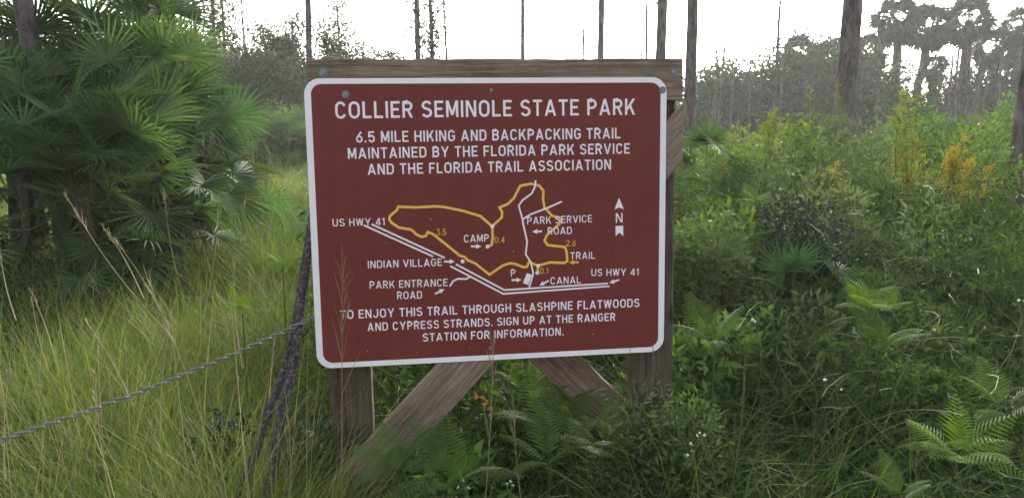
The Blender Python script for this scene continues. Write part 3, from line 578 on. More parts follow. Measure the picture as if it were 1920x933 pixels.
pine(1584, 12, 15, .155, 'thick pale pine trunk standing behind the right thicket', 2, dx=.1)
pine(1924, 6.8, 12, .088, 'dark pine trunk cut by the right edge of the view', 3, dx=.12, stub=False)
pine(1296, 15, 15, .115, 'pine trunk just right of the sign frame, wrapped in vines low down', 4, dx=-.1)
pine(1237, 20, 16, .145, 'thick vine covered trunk above the right end of the top rail', 5)
pine(1124, 23, 16, .105, 'straight bare pine trunk above the right half of the sign', 6)
pine(980, 30, 16, .085, 'straight thin pine trunk rising right above the middle of the sign', 7)
tree('slender_tree', 784, 24, 11, .10, 'leafy sided straight trunk above the left half of the sign, left of its forked neighbour', 'tree', None, 8, .2, 22, .6, 16, .15, .2, bend=.06)
tree('slender_tree', 814, 25, 8, .085, 'forked leafy tree beside the straight trunk above the left half of the sign', 'tree', None, 9, .25, 16, .7, 20, .15, .2)
tree('slender_tree', 583, 21, 9.5, .10, 'forked bare topped tree rising behind the left end of the top rail', 'tree', None, 10, .6, 5, 1.0, 6, .12, .2)
for k, (px, Y, h, r, lb, dx) in enumerate(((843, 27, 9, .055, 'thin bare leaning trunk left of the middle of the top rail', -.3),
        (877, 34, 5.8, .03, 'short bare snag, the left of a close pair above the sign', 0), (886, 34, 5.5, .03, 'short bare snag, the right of a close pair above the sign', 0),
        (1007, 32, 6, .05, 'pointed bare snag beside the thin pine above the middle of the sign', 0), (1060, 30, 4.9, .035, 'low thin snag between the two bare pines above the sign', 0),
        (1091, 26, 9, .05, 'thin knobbly trunk left of the bare pine above the right half of the sign', .1), (1201, 30, 8, .05, 'thin bare trunk between the bare pine and the vine covered trunk', 0),
        (1216, 24, 8, .055, 'crooked slim trunk touching the vine covered trunk on its left', -.25), (1452, 26, 11, .06, 'tall thin bare pole trunk midway between the sign and the thick pine', .12),
        (1343, 33, 6.5, .05, 'pale thin snag a little right of the vine wrapped pine', 0), (1408, 35, 4.6, .06, 'low pointed snag between the pale snag and the tall thin pole', 0), (1429, 36, 3.9, .05, 'shortest pointed snag left of the tall thin pole', 0))):
    tree('bare_snag', px, Y, h, r, lb, 'dead tree', None, 20 + k, .5, 3 if k % 3 else 5, .35, 0, dx=dx, r1f=.25)
# left skyline
for k, (px, Y, h, lb, c0, nl, ll, cl) in enumerate(((408, 26, 7.5, 'leafy tree leaning over the far brush, tallest beside the left palmettos', .35, 9, 1.5, 34), (372, 24, 6.5, 'open leafy tree half hidden by the left palmettos', .35, 8, 1.5, 40),
        (430, 28, 5.8, 'slim leafy tree right of the tallest tree at the meadow edge', .4, 6, .9, 26), (462, 30, 5.0, 'bare branching tree in the far brush', .45, 8, 1.0, 2),
        (508, 31, 4.4, 'thin leafed tree left of the round crowned trees', .5, 6, .8, 22), (528, 33, 4.2, 'small open tree among the far brush left of the sign', .45, 6, .8, 24),
        (556, 30, 4.5, 'round crowned tree beside the forked tree', .4, 10, .9, 46), (642, 33, 5.6, 'tall loose crowned tree above the left end of the rail', .35, 9, .9, 32),
        (622, 31, 4.1, 'broad low tree directly above the sign corner bolt', .4, 8, .9, 46), (682, 34, 3.9, 'low flat topped tree above the left part of the sign', .5, 7, .8, 36),
        (745, 35, 3.9, 'low bushy tree left of the leafy straight trunk', .5, 6, .7, 40), (715, 36, 3.6, 'lowest sparse treetop above the left part of the sign', .5, 5, .6, 26), (335, 22, 7.2, 'feathery tree rising behind the tall palmetto crown', .4, 9, 1.4, 40))):
    tree('meadow_edge_tree', px, Y, h, .07, lb, 'tree', None, 40 + k, c0, nl, ll, cl, .17, .26, lpx=px)

def bush_geo(rng, w, h, n, ls, lumps=10, ratio=.45, up=.35):
    C = []; g = G(); cs = []
    for k in range(lumps):
        a = rng.uniform(0, 6.283); rr = w * .5 * math.sqrt(rng.random()) * .75; z = h * (.28 + .58 * rng.random() * (1 - .5 * (rr / (w * .5)) ** 2)); cs.append((rr * math.cos(a), rr * math.sin(a), z, rng.uniform(.2, .34) * min(w, h * 1.2)))
    cs = np.array(cs); idx = rng.integers(lumps, size=n); d = rdir(rng, n); rad = cs[idx, 3] * rng.uniform(.35, 1.1, n) ** .6
    P = cs[idx, :3] + d * rad[:, None]; P[:, 2] = np.maximum(P[:, 2], .02 * h + rng.random(n) * .1 * h)
    tl = np.clip(.5 + rng.normal(0, .22, n) + (rng.random(lumps) - .5)[idx] * .35, 0, 1)
    leaves(g, P, unit(d * .8 + rdir(rng, n, up)), unit(d + rdir(rng, n, .5)), ls * rng.uniform(.6, 1.35, n), ls * ratio * rng.uniform(.8, 1.2, n), tl)
    s = G()
    for c in cs: 
        tube(s, [(c[0] * .15, c[1] * .15, -.05), (c[0] * .5, c[1] * .5, c[2] * .5), (c[0], c[1], c[2])], [.012 * w + .004, .009 * w + .003, .003], 5, cap=False)
    return g, s
def bush(name, x, y, geo, fm, label, cat, group=None, scale=1, rz=0, sm='twig'):
    r = empty(name, (x, y, 0), label, cat, group, rz, scale)
    link('foliage', geo[0], r); link('stem', geo[1], r); return r
def bush_meshes(seed, w, h, n, ls, fm, **k):
    a, b = bush_geo(R(seed), w, h, n, ls, **k); return a.mesh('foliage', M[fm]), b.mesh('stem', M['twig'])
# hazy brush beyond the meadow and below the trees at the right
FB = [bush_meshes(300 + k, 3.4, 3.2, 3200, .2, 'far', lumps=14) for k in range(3)]
for k, (px, Y, s) in enumerate(((380, 27, 1.05), (420, 29, 1.1), (455, 31, 1.15), (490, 28, 1.0), (520, 30, 1.05), (550, 28, 1.05), (585, 30, 1.1), (400, 36, 1.3), (470, 37, 1.3), (540, 37, 1.35), (610, 36, 1.2), (350, 34, 1.3))):
    bush('far_shrub', gx(px, Y), Y, FB[k % 3], 'far', 'hazy grey green shrub in the brush beyond the meadow, left of the sign', 'shrub', 'shrubs beyond the meadow', s, k * 1.7)
for k, (px, Y, s) in enumerate(((1320, 38, 1.2), (1360, 40, 1.25), (1400, 38, 1.1), (1440, 41, 1.25), (1475, 38, 1.3), (1520, 39, 1.5), (1560, 41, 1.5), (1620, 40, 1.1), (1650, 42, 1.15), (1700, 41, .72), (1760, 40, .8), (1800, 42, 1.15), (1850, 40, 1.1), (1895, 41, 1.2), (1940, 40, 1.2), (1545, 36, 1.4))):
    bush('far_shrub', gx(px, Y), Y, FB[k % 3], 'far', 'hazy grey green shrub under the far palms at the right', 'shrub', 'shrubs under the far palms', s, k * 2.1)
ME = [bush_meshes(340 + k, 1.7, 1.45, 1500, .11, 'fresh', lumps=10) for k in range(2)]
for k, (px, Y, s) in enumerate(((425, 20, 1.0), (462, 22, 1.05), (492, 20.5, .95), (520, 23, 1.1), (548, 21, 1.0), (578, 22, 1.05), (410, 24, 1.1), (604, 21, 1.0))):
    bush('meadow_edge_shrub', gx(px, Y), Y, ME[k % 2], 'fresh', 'low bright green shrub at the far edge of the meadow, left of the sign', 'shrub', 'bright shrubs along the far edge of the meadow', s, k * 1.9)
# cabbage palms against the light
def cabbage_crown(seed):
    rr = R(seed); g = G(); fs = [fan(rr, n=20, R0=.8, span=170, droop=.4, petiole=.7, wmax=.10, K=3, hinge=.2) for _ in range(4)]
    for k in range(52):
        el = math.radians(82 - 152 * (k / 51) ** .85 + rr.normal(0, 9)); q = (Euler((el, 0, 2.4 * k + rr.normal(0, .3))).to_quaternion() @ Euler((0, rr.normal(0, 1.0), 0)).to_quaternion()).to_matrix().to_4x4()
        g.merge(fs[k % 4], q @ Matrix.Scale(rr.uniform(.8, 1.15), 4), rr.uniform(-.25, .2))
    return g.mesh('crown', [M['cabbage'], M['cabbage']])
CC = [cabbage_crown(k) for k in (1, 2, 3)]
for k, (px, py, Y, s, ppx, lb) in enumerate(((1682, 40, 42, 1.05, 1684, 'cabbage palm with a straight dark trunk, left of the bright gap in the sunset'), (1742, 52, 43, 1.05, 1714, 'cabbage palm with a trunk leaning right beside the bright sunset gap'),
        (1632, 100, 44, .85, 1634, 'low cabbage palm just right of the thick pine trunk'), (1815, 40, 41, 1.05, 1812, 'tallest cabbage palm in the right hand cluster, above the dark trunk clump'),
        (1868, 92, 43, .95, 1862, 'cabbage palm right of the dark trunk clump near the right edge'), (1912, 50, 45, .95, 1909, 'cabbage palm by the dark pine trunk at the right edge'), (1500, 105, 46, .95, 1498, 'short cabbage palm midway between the tall thin pole and the thick pine'),
        (1550, 118, 44, 1.0, 1548, 'low cabbage palm just left of the thick pine trunk'), (1752, 128, 44, .62, 1750, 'lowest cabbage palm below the bright sunset gap'))):
    c = at(px, py, Y); bx = gx(ppx, Y); r = empty('cabbage_palm', (bx, Y, 0), lb, 'palm tree'); rr = R(k + 60); g = G()
    tube(g, [(t * (c.x - bx) + rr.normal(0, .04), 0, t * c.z) for t in np.linspace(0, 1, 9)], np.linspace(.24, .2, 9), 8, rng=rr, rough=.06); g.obj('trunk', M['bark'], r, True)
    link('crown', CC[k % 3], r, (c.x - bx, 0, c.z), (0, 0, k * 1.3), s)
# many thin trunks standing in the far wood
rr = R(77); P, rad = trunk_geo(rr, 5.2, .07, .04, .12); g = G(); tube(g, P, rad, 6, rng=rr, rough=.05); TM = g.mesh('thin_trunk', M['bark'], True)
for k in range(30):
    px = rr.uniform(1300, 1930) if k < 20 else rr.uniform(390, 575); Y = rr.uniform(27, 37); o = link('thin_trunk', TM, None, (gx(px, Y), Y, 0), (rr.normal(0, .03), rr.normal(0, .03), rr.uniform(0, 6)), (1, 1, rr.uniform(.5, .85)))
    tag(o, 'thin bare trunk standing among the shrubs of the far wood at the ' + ('right' if k < 20 else 'left'), 'tree trunk', 'thin trunks in the far wood at the ' + ('right' if k < 20 else 'left'))
# the wood that closes the view
rr = R(5); n = 24000; C = np.stack([rr.uniform(-42, 62, n), rr.uniform(50, 62, n), rr.random(n) ** 1.1 * (3.0 + 1.1 * np.sin(np.arange(n)) * 0)], -1); C[:, 2] *= np.where(C[:, 0] > 22, .8, 1.0); C[:, 2] *= .7 + .25 * np.sin(C[:, 0] * .6) + .18 * np.sin(C[:, 0] * 1.7 + 1)
g = G(); leaves(g, C, rdir(rr, n, .2), rdir(rr, n, .5), rr.uniform(.3, .6, n), .25, np.clip(rr.normal(.4, .2, n), 0, 1)); tag(g.obj('distant_woodland', M['far']), 'hazy distant woodland closing the view at the horizon', 'woodland', None, 'stuff')

# ------------------------------------------------------------------ meadow grass (left) and grass in the thicket
rng = R(21); g = G()
def field(n, y0, y1, a0, a1, L, Wd, power=1.0, tint=(.5, .2), lean=.32, curl=1.25, S=4, clump=True):
    Y = y0 * (y1 / y0) ** (rng.random(n) ** power); px = rng.uniform(a0, a1, n); X = (px - 960) / FPX * Y * 1.0
    if clump: X += rng.normal(0, .03, n) * Y * .3
    dens = np.sin(X * 3.1 + 1.7 * np.sin(Y * 2.3)) * .5 + .5 * np.sin(Y * 3.7 + X * 1.3); hh = 1 + .22 * dens
    keep = rng.random(n) < .80 + .38 * np.sin(X * 5.3 + 2 * np.sin(Y * 4.1)) * np.sin(Y * 6.1 + X * 2.2 + 1)
    X, Y, hh, dens = X[keep], Y[keep], hh[keep], dens[keep]; n = len(X)
    t = np.clip(rng.normal(tint[0], tint[1], n) + .22 * np.sin(X * 1.3 + Y * .9) + .12 * dens + .1 * np.sin(X * 9 + Y * 4), 0, 1)
    blades(g, np.stack([X, Y, gz(X, Y) - .01], -1), rng.uniform(0, 6.283, n), L * hh * rng.uniform(.5, 1.2, n), np.abs(rng.normal(0, lean, n)), np.abs(rng.normal(curl, .5, n)), Wd * rng.uniform(.6, 1.4, n), t, S, rng=rng)
field(26000, 1.5, 3.2, -160, 560, .58, .0042)
field(34000, 3.0, 6.5, -160, 640, .66, .006)
field(34000, 6.0, 12, -200, 700, .62, .012, tint=(.6, .2))
field(30000, 11, 34, -200, 720, .6, .03, tint=(.66, .16), S=3)
field(7000, 1.6, 2.4, 560, 2050, .34, .005, tint=(.22, .15), lean=.4)
field(9000, 2.2, 7, 1180, 2050, .7, .006, tint=(.25, .18), lean=.4)
field(3500, 2.2, 3.6, 520, 1300, .45, .005, tint=(.25, .18), lean=.4)
field(14000, 5, 12, 640, 1400, .62, .012, tint=(.5, .2)); field(16000, 11, 36, 700, 2300, .7, .035, tint=(.5, .16), S=3)
field(14000, 1.5, 5, -900, -150, .6, .007); field(9000, 5, 34, -800, -190, .62, .025, S=3); field(7000, 1.6, 9, 2040, 2900, .7, .009, tint=(.25, .18), lean=.4)
tag(g.obj('meadow_grass', M['grass']), 'dense green and yellowish grass covering the meadow and the gaps of the thicket', 'grass', None, 'stuff')
# dry blades lying among the green ones
g = G(); field(1700, 1.6, 5.5, -160, 570, .75, .003, tint=(.5, .2), lean=.35, curl=.8, S=5); field(500, 1.8, 4.5, 560, 2050, .5, .003, lean=.6, curl=1.2, S=5)
tag(g.obj('dry_grass', M['straw']), 'scattered straw coloured dry blades among the green grass', 'grass', None, 'stuff')
for px, Y, n, lb in ((95, 2.1, 420, 'bright green grass tuft in the lower left corner below the chain'), (490, 2.15, 260, 'bright green tuft of broad grass at the foot of the dead branches'), (300, 3.6, 260, 'green grass tuft in the meadow above the middle of the chain'), (1440, 2.3, 260, 'bright green grass tuft at the bottom right of the right hand post')):
    rr = R(int(px)); x = gx(px, Y); g = G(); blades(g, np.stack([rr.normal(0, .075, n), rr.normal(0, .075, n), 0 * rr.random(n)], -1), rr.uniform(0, 6.283, n), rr.uniform(.25, .52, n), np.abs(rr.normal(0, .3, n)), np.abs(rr.normal(1.0, .4, n)), .0055, np.clip(rr.normal(.55, .2, n), 0, 1), 5, rng=rr)
    o = g.obj('grass_tuft', M['tuft'], None, loc=(x, Y, 0)); tag(o, lb, 'grass tuft')
# tall seed stalks: (foot px, foot py, top px, top py, depth at the foot, depth at the top)
def stalk(i, f, t, r, mat, label, group=None, head=.28, nb=16, bow=.03):
    rr = R(i + 1200); a, b = np.array(at(*f)), np.array(at(*t)); L = np.linalg.norm(b - a); s = np.linspace(0, 1, 14)[:, None]; side = unit(np.cross(b - a, [0, 1, 0]))
    P = a + (b - a) * s + side * bow * L * np.sin(s * np.pi) * (1 if i % 2 else -1); root = empty('seed_stalk', Vector(a), label, 'grass stalk', group)
    g = G(); tube(g, P - a, np.linspace(r, r * .35, 14), 4, .5, cap=False); g.obj('stem', mat, root)
    g = G(); tt = 1 - head * rr.random(nb); Q = np.stack([np.interp(tt * 13, np.arange(14), (P - a)[:, c]) for c in range(3)], -1); d = unit(b - a)
    for q, u in zip(Q, tt):
        e = q + (d * rr.uniform(.5, 1) + rdir(rr, 1)[0] * rr.uniform(.15, .5)) * L * head * .32 * (1.15 - (u - 1 + head) / head * .6)
        tube(g, [q, (q + e) / 2 + d * .004, e], [r * .45, r * .5, r * .2], 3, rr.uniform(.3, .9), cap=False)
    g.obj('seed_head', mat, root)
stalk(1, (640, 1010, 2.12), (642, 486, 2.22), .0024, M['rust_straw'], 'rusty seed stalk standing in front of the lower left corner of the sign', head=.48, nb=26, bow=.0)
stalk(2, (903, 1010, 2.15), (926, 640, 2.3), .0018, M['straw'], 'pale seed stalk before the gap between the braces, touching the sign edge', head=.6, nb=20, bow=.01)
stalk(3, (988, 1010, 2.2), (962, 745, 2.35), .0018, M['straw'], 'short pale seed stalk right of the one touching the sign', head=.6, nb=18, bow=.02)
SK = [((435, 1010, 2.1), (275, 520, 2.5)), ((225, 1010, 2.0), (178, 700, 2.2)), ((428, 1010, 2.3), (520, 590, 2.5)), ((330, 640, 3.6), (120, 360, 4.2)), ((310, 600, 3.8), (200, 430, 4.0)),
      ((345, 560, 4.6), (308, 360, 4.8)), ((380, 600, 4.4), (410, 365, 4.8)), ((450, 520, 5), (462, 360, 5.2)), ((110, 700, 3.2), (55, 540, 3.4)), ((30, 600, 3.8), (0, 470, 4)),
      ((540, 1010, 2.25), (535, 740, 2.4)), ((90, 690, 3.0), (60, 560, 3.1)), ((270, 560, 4.2), (190, 420, 4.5)), ((500, 470, 6), (545, 290, 6.4)), ((470, 470, 6.5), (505, 300, 7)), ((560, 420, 7), (500, 270, 7.6)),
      ((20, 1010, 1.9), (-20, 900, 2.0)), ((10, 900, 2.2), (18, 690, 2.35)), ((250, 760, 2.7), (160, 600, 2.9)), ((300, 800, 2.5), (330, 560, 2.8)), ((1030, 760, 3), (1042, 690, 3.1)), ((455, 690, 3.2), (440, 480, 3.5))]
for k, (f, t) in enumerate(SK):
    stalk(10 + k, f, t, .0023 if f[2] < 3 else .0028, M['straw'], 'thin pale seed stalk rising above the meadow grass left of the sign' if k != 20 else 'thin pale seed stalk in the gap between the braces', 'seed stalks in the meadow' if k != 20 else None, .3, 12)

# ------------------------------------------------------------------ undergrowth of the right thicket and below the sign
rng = R(31)
def prof(X, Y):
    h = np.interp(Y, [1.5, 2.3, 3.0, 4.5, 6.0, 9, 14], [.12, .30, .50, .80, .95, 1.18, 1.35])
    under_sign = np.exp(-((X - 0.0) / .62) ** 4) * (Y < 3.6); h = h * (1 - .35 * under_sign)
    return h * (1 + .14 * np.sin(X * 2.9 + Y) + .10 * np.sin(X * 6.3 + 2 + Y * 3.1) + .06 * np.sin(Y * 9 + X * 4))
def thicket(g, n, y0, y1, p0, p1, ls, ratio, tint, zlo=.1, power=.75, up=.3, m=0):
    Y = y0 * (y1 / y0) ** rng.random(n); X = (rng.uniform(p0, p1, n) - 960) / FPX * Y; z = prof(X, Y) * (zlo + (1 - zlo) * rng.random(n) ** power)
    cl = np.sin(X * 5.1 + 2 * np.sin(Y * 3)) * .5 + np.sin(Y * 6.7 + X * 2.1 + z * 5) * .5
    keep = rng.random(n) < .62 + .4 * cl; X, Y, z, cl = X[keep], Y[keep], z[keep], cl[keep]; n = len(X)
    leaves(g, np.stack([X, Y, z], -1), rdir(rng, n, up), rdir(rng, n, .9), ls * rng.uniform(.5, 1.4, n) * (.75 + Y * .07), ls * ratio * rng.uniform(.7, 1.3, n) * (.75 + Y * .07), np.clip(tint + rng.normal(0, .18, n) + .12 * cl, 0, 1), m=m)
g = G()
thicket(g, 42000, 2.0, 10, 1150, 2080, .055, .34, .42)
thicket(g, 42000, 2.0, 9, 1150, 2080, .075, .13, .5)
thicket(g, 16000, 1.8, 3.6, 540, 1320, .05, .30, .36)
thicket(g, 12000, 1.8, 3.6, 500, 1320, .07, .12, .42)
thicket(g, 14000, 3.2, 6, 560, 1320, .06, .3, .4)
thicket(g, 16000, 2.0, 10, 2070, 2900, .06, .25, .45)
thicket(g, 14000, 4.5, 12, 720, 1300, .075, .25, .45)
tag(g.obj('undergrowth', M['under']), 'tangled dark green undergrowth of small leaves right of and below the sign', 'undergrowth', None, 'stuff')
g = G()
for k in range(2300):
    Y = 2.0 * 3.6 ** rng.random(); px = rng.uniform(1180, 2020) if k < 1850 else rng.uniform(560, 1250); X = (px - 960) / FPX * Y; z = float(prof(np.array([X]), np.array([Y]))[0]) * rng.uniform(.55, 1.08)
    a = rng.uniform(0, 6.283); L = rng.uniform(.25, .8); n = 9; p = np.array([X, Y, z]); P = [p]; el = rng.normal(.1, .5); da = rng.normal(0, .5)
    for q in range(n):
        a += da * .5 + rng.normal(0, .15); el += rng.normal(-.08, .2); p = p + np.array([math.cos(a) * math.cos(el), math.sin(a) * math.cos(el), math.sin(el)]) * L / n; P.append(p)
    tube(g, P, (.0010 + .0002 * Y) * rng.uniform(.6, 1.15), 3, np.clip(rng.normal(.45, .25), 0, 1), cap=False)
tag(g.obj('vine_tangle', M['vine']), 'pale thread-like vines looping over the undergrowth', 'vines', None, 'stuff')

# ------------------------------------------------------------------ ferns
def fern_geo(rng, L=.5, pairs=15, wid=.17, arch=.5, lob=15, pw=1.0):
    g = G(); n = 16; s = np.linspace(0, 1, n); th = np.linspace(1.25, 1.25 - arch * 1.9, n); P = np.zeros((n, 3))
    for k in range(1, n): P[k] = P[k - 1] + np.array([0, math.cos(th[k]), math.sin(th[k])]) * L / (n - 1)
    tube(g, P, np.linspace(.0028, .0008, n), 4, .6, cap=False)
    for k in range(pairs):
        t = .22 + .78 * k / pairs; c = np.array([np.interp(t, s, P[:, q]) for q in range(3)]); tang = np.array([0, math.cos(np.interp(t, s, th)), math.sin(np.interp(t, s, th))]); nr = np.cross([1, 0, 0], tang)
        wl = wid * (1 - ((t - .22) / .78) ** 1.25) * min(1, .55 + (t - .22) * 3) + .012
        for sgn in (-1, 1):
            d = unit(np.array([sgn, 0, 0]) * .88 + tang * .5 - nr * .18); m = max(3, int(lob * wl / wid)); u = (np.arange(m) + .5) / m; dd = d[None] * (u * wl)[:, None] - nr[None] * (.12 * wl * u * u)[:, None]
            ll = np.interp(u, [0, .3, 1], [.010, .0115, .004]) * (L / .5) * pw; tn = np.clip(rng.normal(.5, .1, m), 0, 1)
            for sg in (-1, 1):
                side = unit(np.cross(nr, d)) * sg; leaves(g, c + dd, np.repeat((side * .85 + d * .5)[None], m, 0), np.repeat(nr[None], m, 0), ll * 1.2, ll * .85, tn, .05, .1)
            leaves(g, c[None], d[None], nr[None], [wl * 1.06], [.0115 * (L / .5) * pw], [rng.uniform(.35, .65)], .05, .12)
    return g
rng = R(41)
FE = [fern_geo(rng, .5, 15, rng.uniform(.14, .19), a).mesh('frond', M['fern']) for a in (.35, .55, .75)]
FL = [fern_geo(rng, .5, 12, rng.uniform(.18, .22), a, 15, .95).mesh('frond', M['fern_lime']) for a in (.35, .55, .8)]
def fern(px, py, Y, label, nf=5, s=1.0, lime=False, seed=0, face=None, group=None, el=.2):
    rr = R(seed + 1500); c = at(px, py, Y); z0 = max(0, c.z); r = empty('fern', (c.x, c.y, max(0, z0 - .25)), label, 'fern', group); S = FL if lime else FE
    g = G(); tube(g, [(0, 0, -.3), (0, 0, .12), (0, 0, .25)], [.005, .004, .003], 4, .5, cap=False); g.obj('stem', M['stem'], r)
    for k in range(nf):
        az = (2 * math.pi * k / nf + rr.normal(0, .3)) if face is None else face + rr.normal(0, .7)
        link('frond', S[k % len(S)], r, (0, 0, min(.25, z0)), (rr.normal(-el, .22), rr.normal(0, .15), az), s * rr.uniform(.8, 1.15))
    return r
FN = [(1790, 862, 2.25, 'large bright lime fern low at the right', 13, .42, True, None), (1632, 590, 3.1, 'light green upright fern in the middle of the right undergrowth', 9, .36, True, None), (1650, 660, 3.0, 'darker fern just below the light green upright one', 6, .48, False, None),
      (1420, 385, 4.3, 'small pale fern in front of the dark leaved shrub', 8, .32, True, None), (1035, 815, 2.75, 'big fern in the gap between the braces, below the sign', 8, .56, False, None), (1130, 850, 2.6, 'grey green fern spreading sideways below the right brace', 7, .5, False, None),
      (745, 900, 2.2, 'bright fern growing over the foot of the front brace', 6, .46, False, None), (850, 915, 2.25, 'dark fern low between the braces at the bottom of the view', 6, .5, False, None), (1030, 880, 2.3, 'single dark fern beneath the big fern below the sign', 5, .5, False, None),
      (530, 500, 4.0, 'lime fern beside the dead branches', 9, .28, True, None), (455, 590, 3.5, 'low green fern in the grass left of the dead branches', 9, .3, True, None), (1690, 945, 2.1, 'grey fern at the bottom edge left of the lime fern', 5, .32, False, None),
      (1340, 650, 3.0, 'yellowish fern right of the right hand post', 4, .45, False, None), (985, 745, 3.1, 'small fern high in the gap between the braces', 6, .42, False, None), (1165, 800, 3.2, 'fern behind the foot of the right hand brace', 6, .5, False, None), (1880, 780, 2.6, 'dull fern at the right edge above the lime fern', 5, .5, False, None)]
for k, (px, py, Y, lb, nf, s, lime, face) in enumerate(FN): fern(px, py, Y, lb, nf, s, lime, k, face)

# ------------------------------------------------------------------ bushes and flowers of the right thicket
BS = [('lime_vine_bush', 1468, 8, 1.15, 1.62, 3200, .065, 'lime', 'rounded bush draped with lime green vine leaves, right of the sign', .75),
      ('shrub', 1385, 8.6, 1.0, 1.5, 2400, .06, 'sage', 'olive shrub between the pale palmetto and the lime vine bush', .5),
      ('shrub', 1600, 7.6, 1.0, 1.55, 2600, .06, 'sage', 'grey green shrub in front of the thick pine trunk', .4),
      ('shrub', 1535, 6.6, .7, 1.3, 1800, .055, 'sage', 'feathery grey shrub right of the lime vine bush', .3),
      ('shrub', 1700, 9.5, 1.2, 1.62, 3000, .07, 'fresh', 'fresh green shrub behind the tall goldenrod', .35),
      ('shrub', 1765, 10.5, 1.2, 1.72, 3200, .07, 'fresh', 'light green shrub right of the tall goldenrod', .35),
      ('shrub', 1838, 9.2, 1.35, 1.75, 5200, .055, 'fresh', 'largest light green shrub, toward the right edge', .38),
      ('shrub', 1900, 10.5, 1.3, 1.85, 3200, .07, 'fresh', 'light green shrub behind the right edge pine trunk', .38),
      ('shrub', 1655, 8.4, .9, 1.42, 2200, .06, 'fresh', 'low fresh shrub between the grey shrub and the tall goldenrod', .35),
      ('dark_shrub', 1500, 4.3, .62, 1.28, 3600, .036, 'dark', 'dark bluish small leaved shrub in the middle of the right thicket', .5),
      ('broad_leaf_weed', 1312, 3.25, .42, .92, 1300, .058, 'fresh', 'light green broad leaved weed beside the right hand post', .42),
      ('broad_leaf_weed', 1410, 4.6, .5, 1.12, 700, .07, 'lime', 'pale broad leaved weed left of the dark shrub', .4),
      ('broad_leaf_weed', 1455, 5.4, .5, 1.22, 600, .08, 'lime', 'leafy weed with long bright leaves behind the dark shrub', .3),
      ('shrub', 1745, 5.6, .8, 1.12, 2400, .05, 'fresh', 'green weed mass below the golden plume', .3),
      ('dark_shrub', 1850, 4.2, 1.2, .98, 5200, .06, 'under', 'rounded dark fine leaved mound at the right edge', .14),
      ('shrub', 1620, 5.6, .8, 1.05, 2000, .05, 'under', 'dull green leafy mound between the dark shrub and the golden plume', .3),
      ('leafy_weed', 1235, 2.5, .40, .80, 1700, .032, 'sage', 'small leaved weed growing up before the right hand post', .3),
      ('leafy_weed', 1285, 2.6, .42, .70, 1500, .035, 'under', 'dark weed at the right side of the right hand post', .3),
      ('leafy_weed', 575, 2.75, .3, .6, 420, .06, 'dark', 'grey leaved weed between the dead branches and the left post', .25),
      ('leafy_weed', 410, 2.75, .34, .52, 520, .07, 'dark', 'dark blue green weed in the grass below the chain', .25),
      ('leafy_weed', 880, 2.6, .3, .46, 320, .055, 'fresh', 'oval leaved weed right of the front brace', .5),
      ('leafy_weed', 1000, 3.0, .5, .62, 900, .055, 'under', 'dark weed filling the gap below the sign', .4)]
BS += [('shrub', 1325, 5.6, .8, 1.12, 2600, .05, 'fresh', 'leafy green shrub below the pale palmetto, just right of the sign frame', .4),
      ('shrub', 1290, 7.0, .8, 1.3, 1500, .06, 'sage', 'grey shrub half hidden behind the right end of the sign frame', .35)]
BS += [('leafy_shrub', 1350, 4.1, .6, 1.1, 2300, .042, 'sage', 'green leafy shrub rising between the right hand post and the dark shrub', .42),
       ('leafy_shrub', 1430, 6.2, .8, 1.42, 2600, .055, 'sage', 'soft olive shrub in front of the lime vine bush', .35),
       ('leafy_shrub', 1560, 5.0, .7, 1.22, 1500, .065, 'sage', 'grey leaved shrub right of the dark shrub', .35),
       ('leafy_shrub', 1680, 6.6, .9, 1.4, 2900, .055, 'fresh', 'bright green shrub around the stems of the tall goldenrods', .4),
       ('leafy_shrub', 1800, 7.2, 1.0, 1.5, 3200, .055, 'fresh', 'bright green shrub behind the golden plumes', .42),
       ('leafy_shrub', 1885, 6.0, .9, 1.42, 2900, .052, 'fresh', 'bright green shrub below the right edge pine trunk', .4),
       ('leafy_shrub', 1400, 7.4, .9, 1.52, 2600, .055, 'lime', 'yellowish green shrub left of the lime vine bush', .55),
       ('leafy_shrub', 1640, 4.4, .6, 1.02, 2000, .045, 'fresh', 'mid green shrub right of the dark shrub, above the upright fern', .4),
       ('leafy_shrub', 1745, 4.6, .7, 1.06, 1500, .06, 'sage', 'dull olive shrub under the golden plumes', .3),
       ('leafy_shrub', 1290, 4.4, .5, 1.15, 1900, .05, 'fresh', 'green shrub peeping out behind the right hand post', .45),
       ('broad_leaf_weed', 1370, 3.4, .45, .86, 900, .055, 'fresh', 'broad leaved green weed right of the one by the post', .5),
       ('broad_leaf_weed', 1540, 3.6, .5, .8, 800, .055, 'sage', 'broad leaved dull weed below the grey leaved shrub', .4),
       ('broad_leaf_weed', 1730, 3.4, .5, .74, 900, .05, 'under', 'dark broad leaved weed between the upright fern and the dark mound', .45),
       ('leafy_shrub', 1550, 9.5, 1.1, 1.62, 3000, .055, 'sage', 'olive shrub left of the foot of the thick pine trunk', .4),
       ('leafy_shrub', 1345, 9.5, 1.1, 1.5, 2600, .055, 'sage', 'dull shrub right of the vine wrapped pine trunk', .4)]
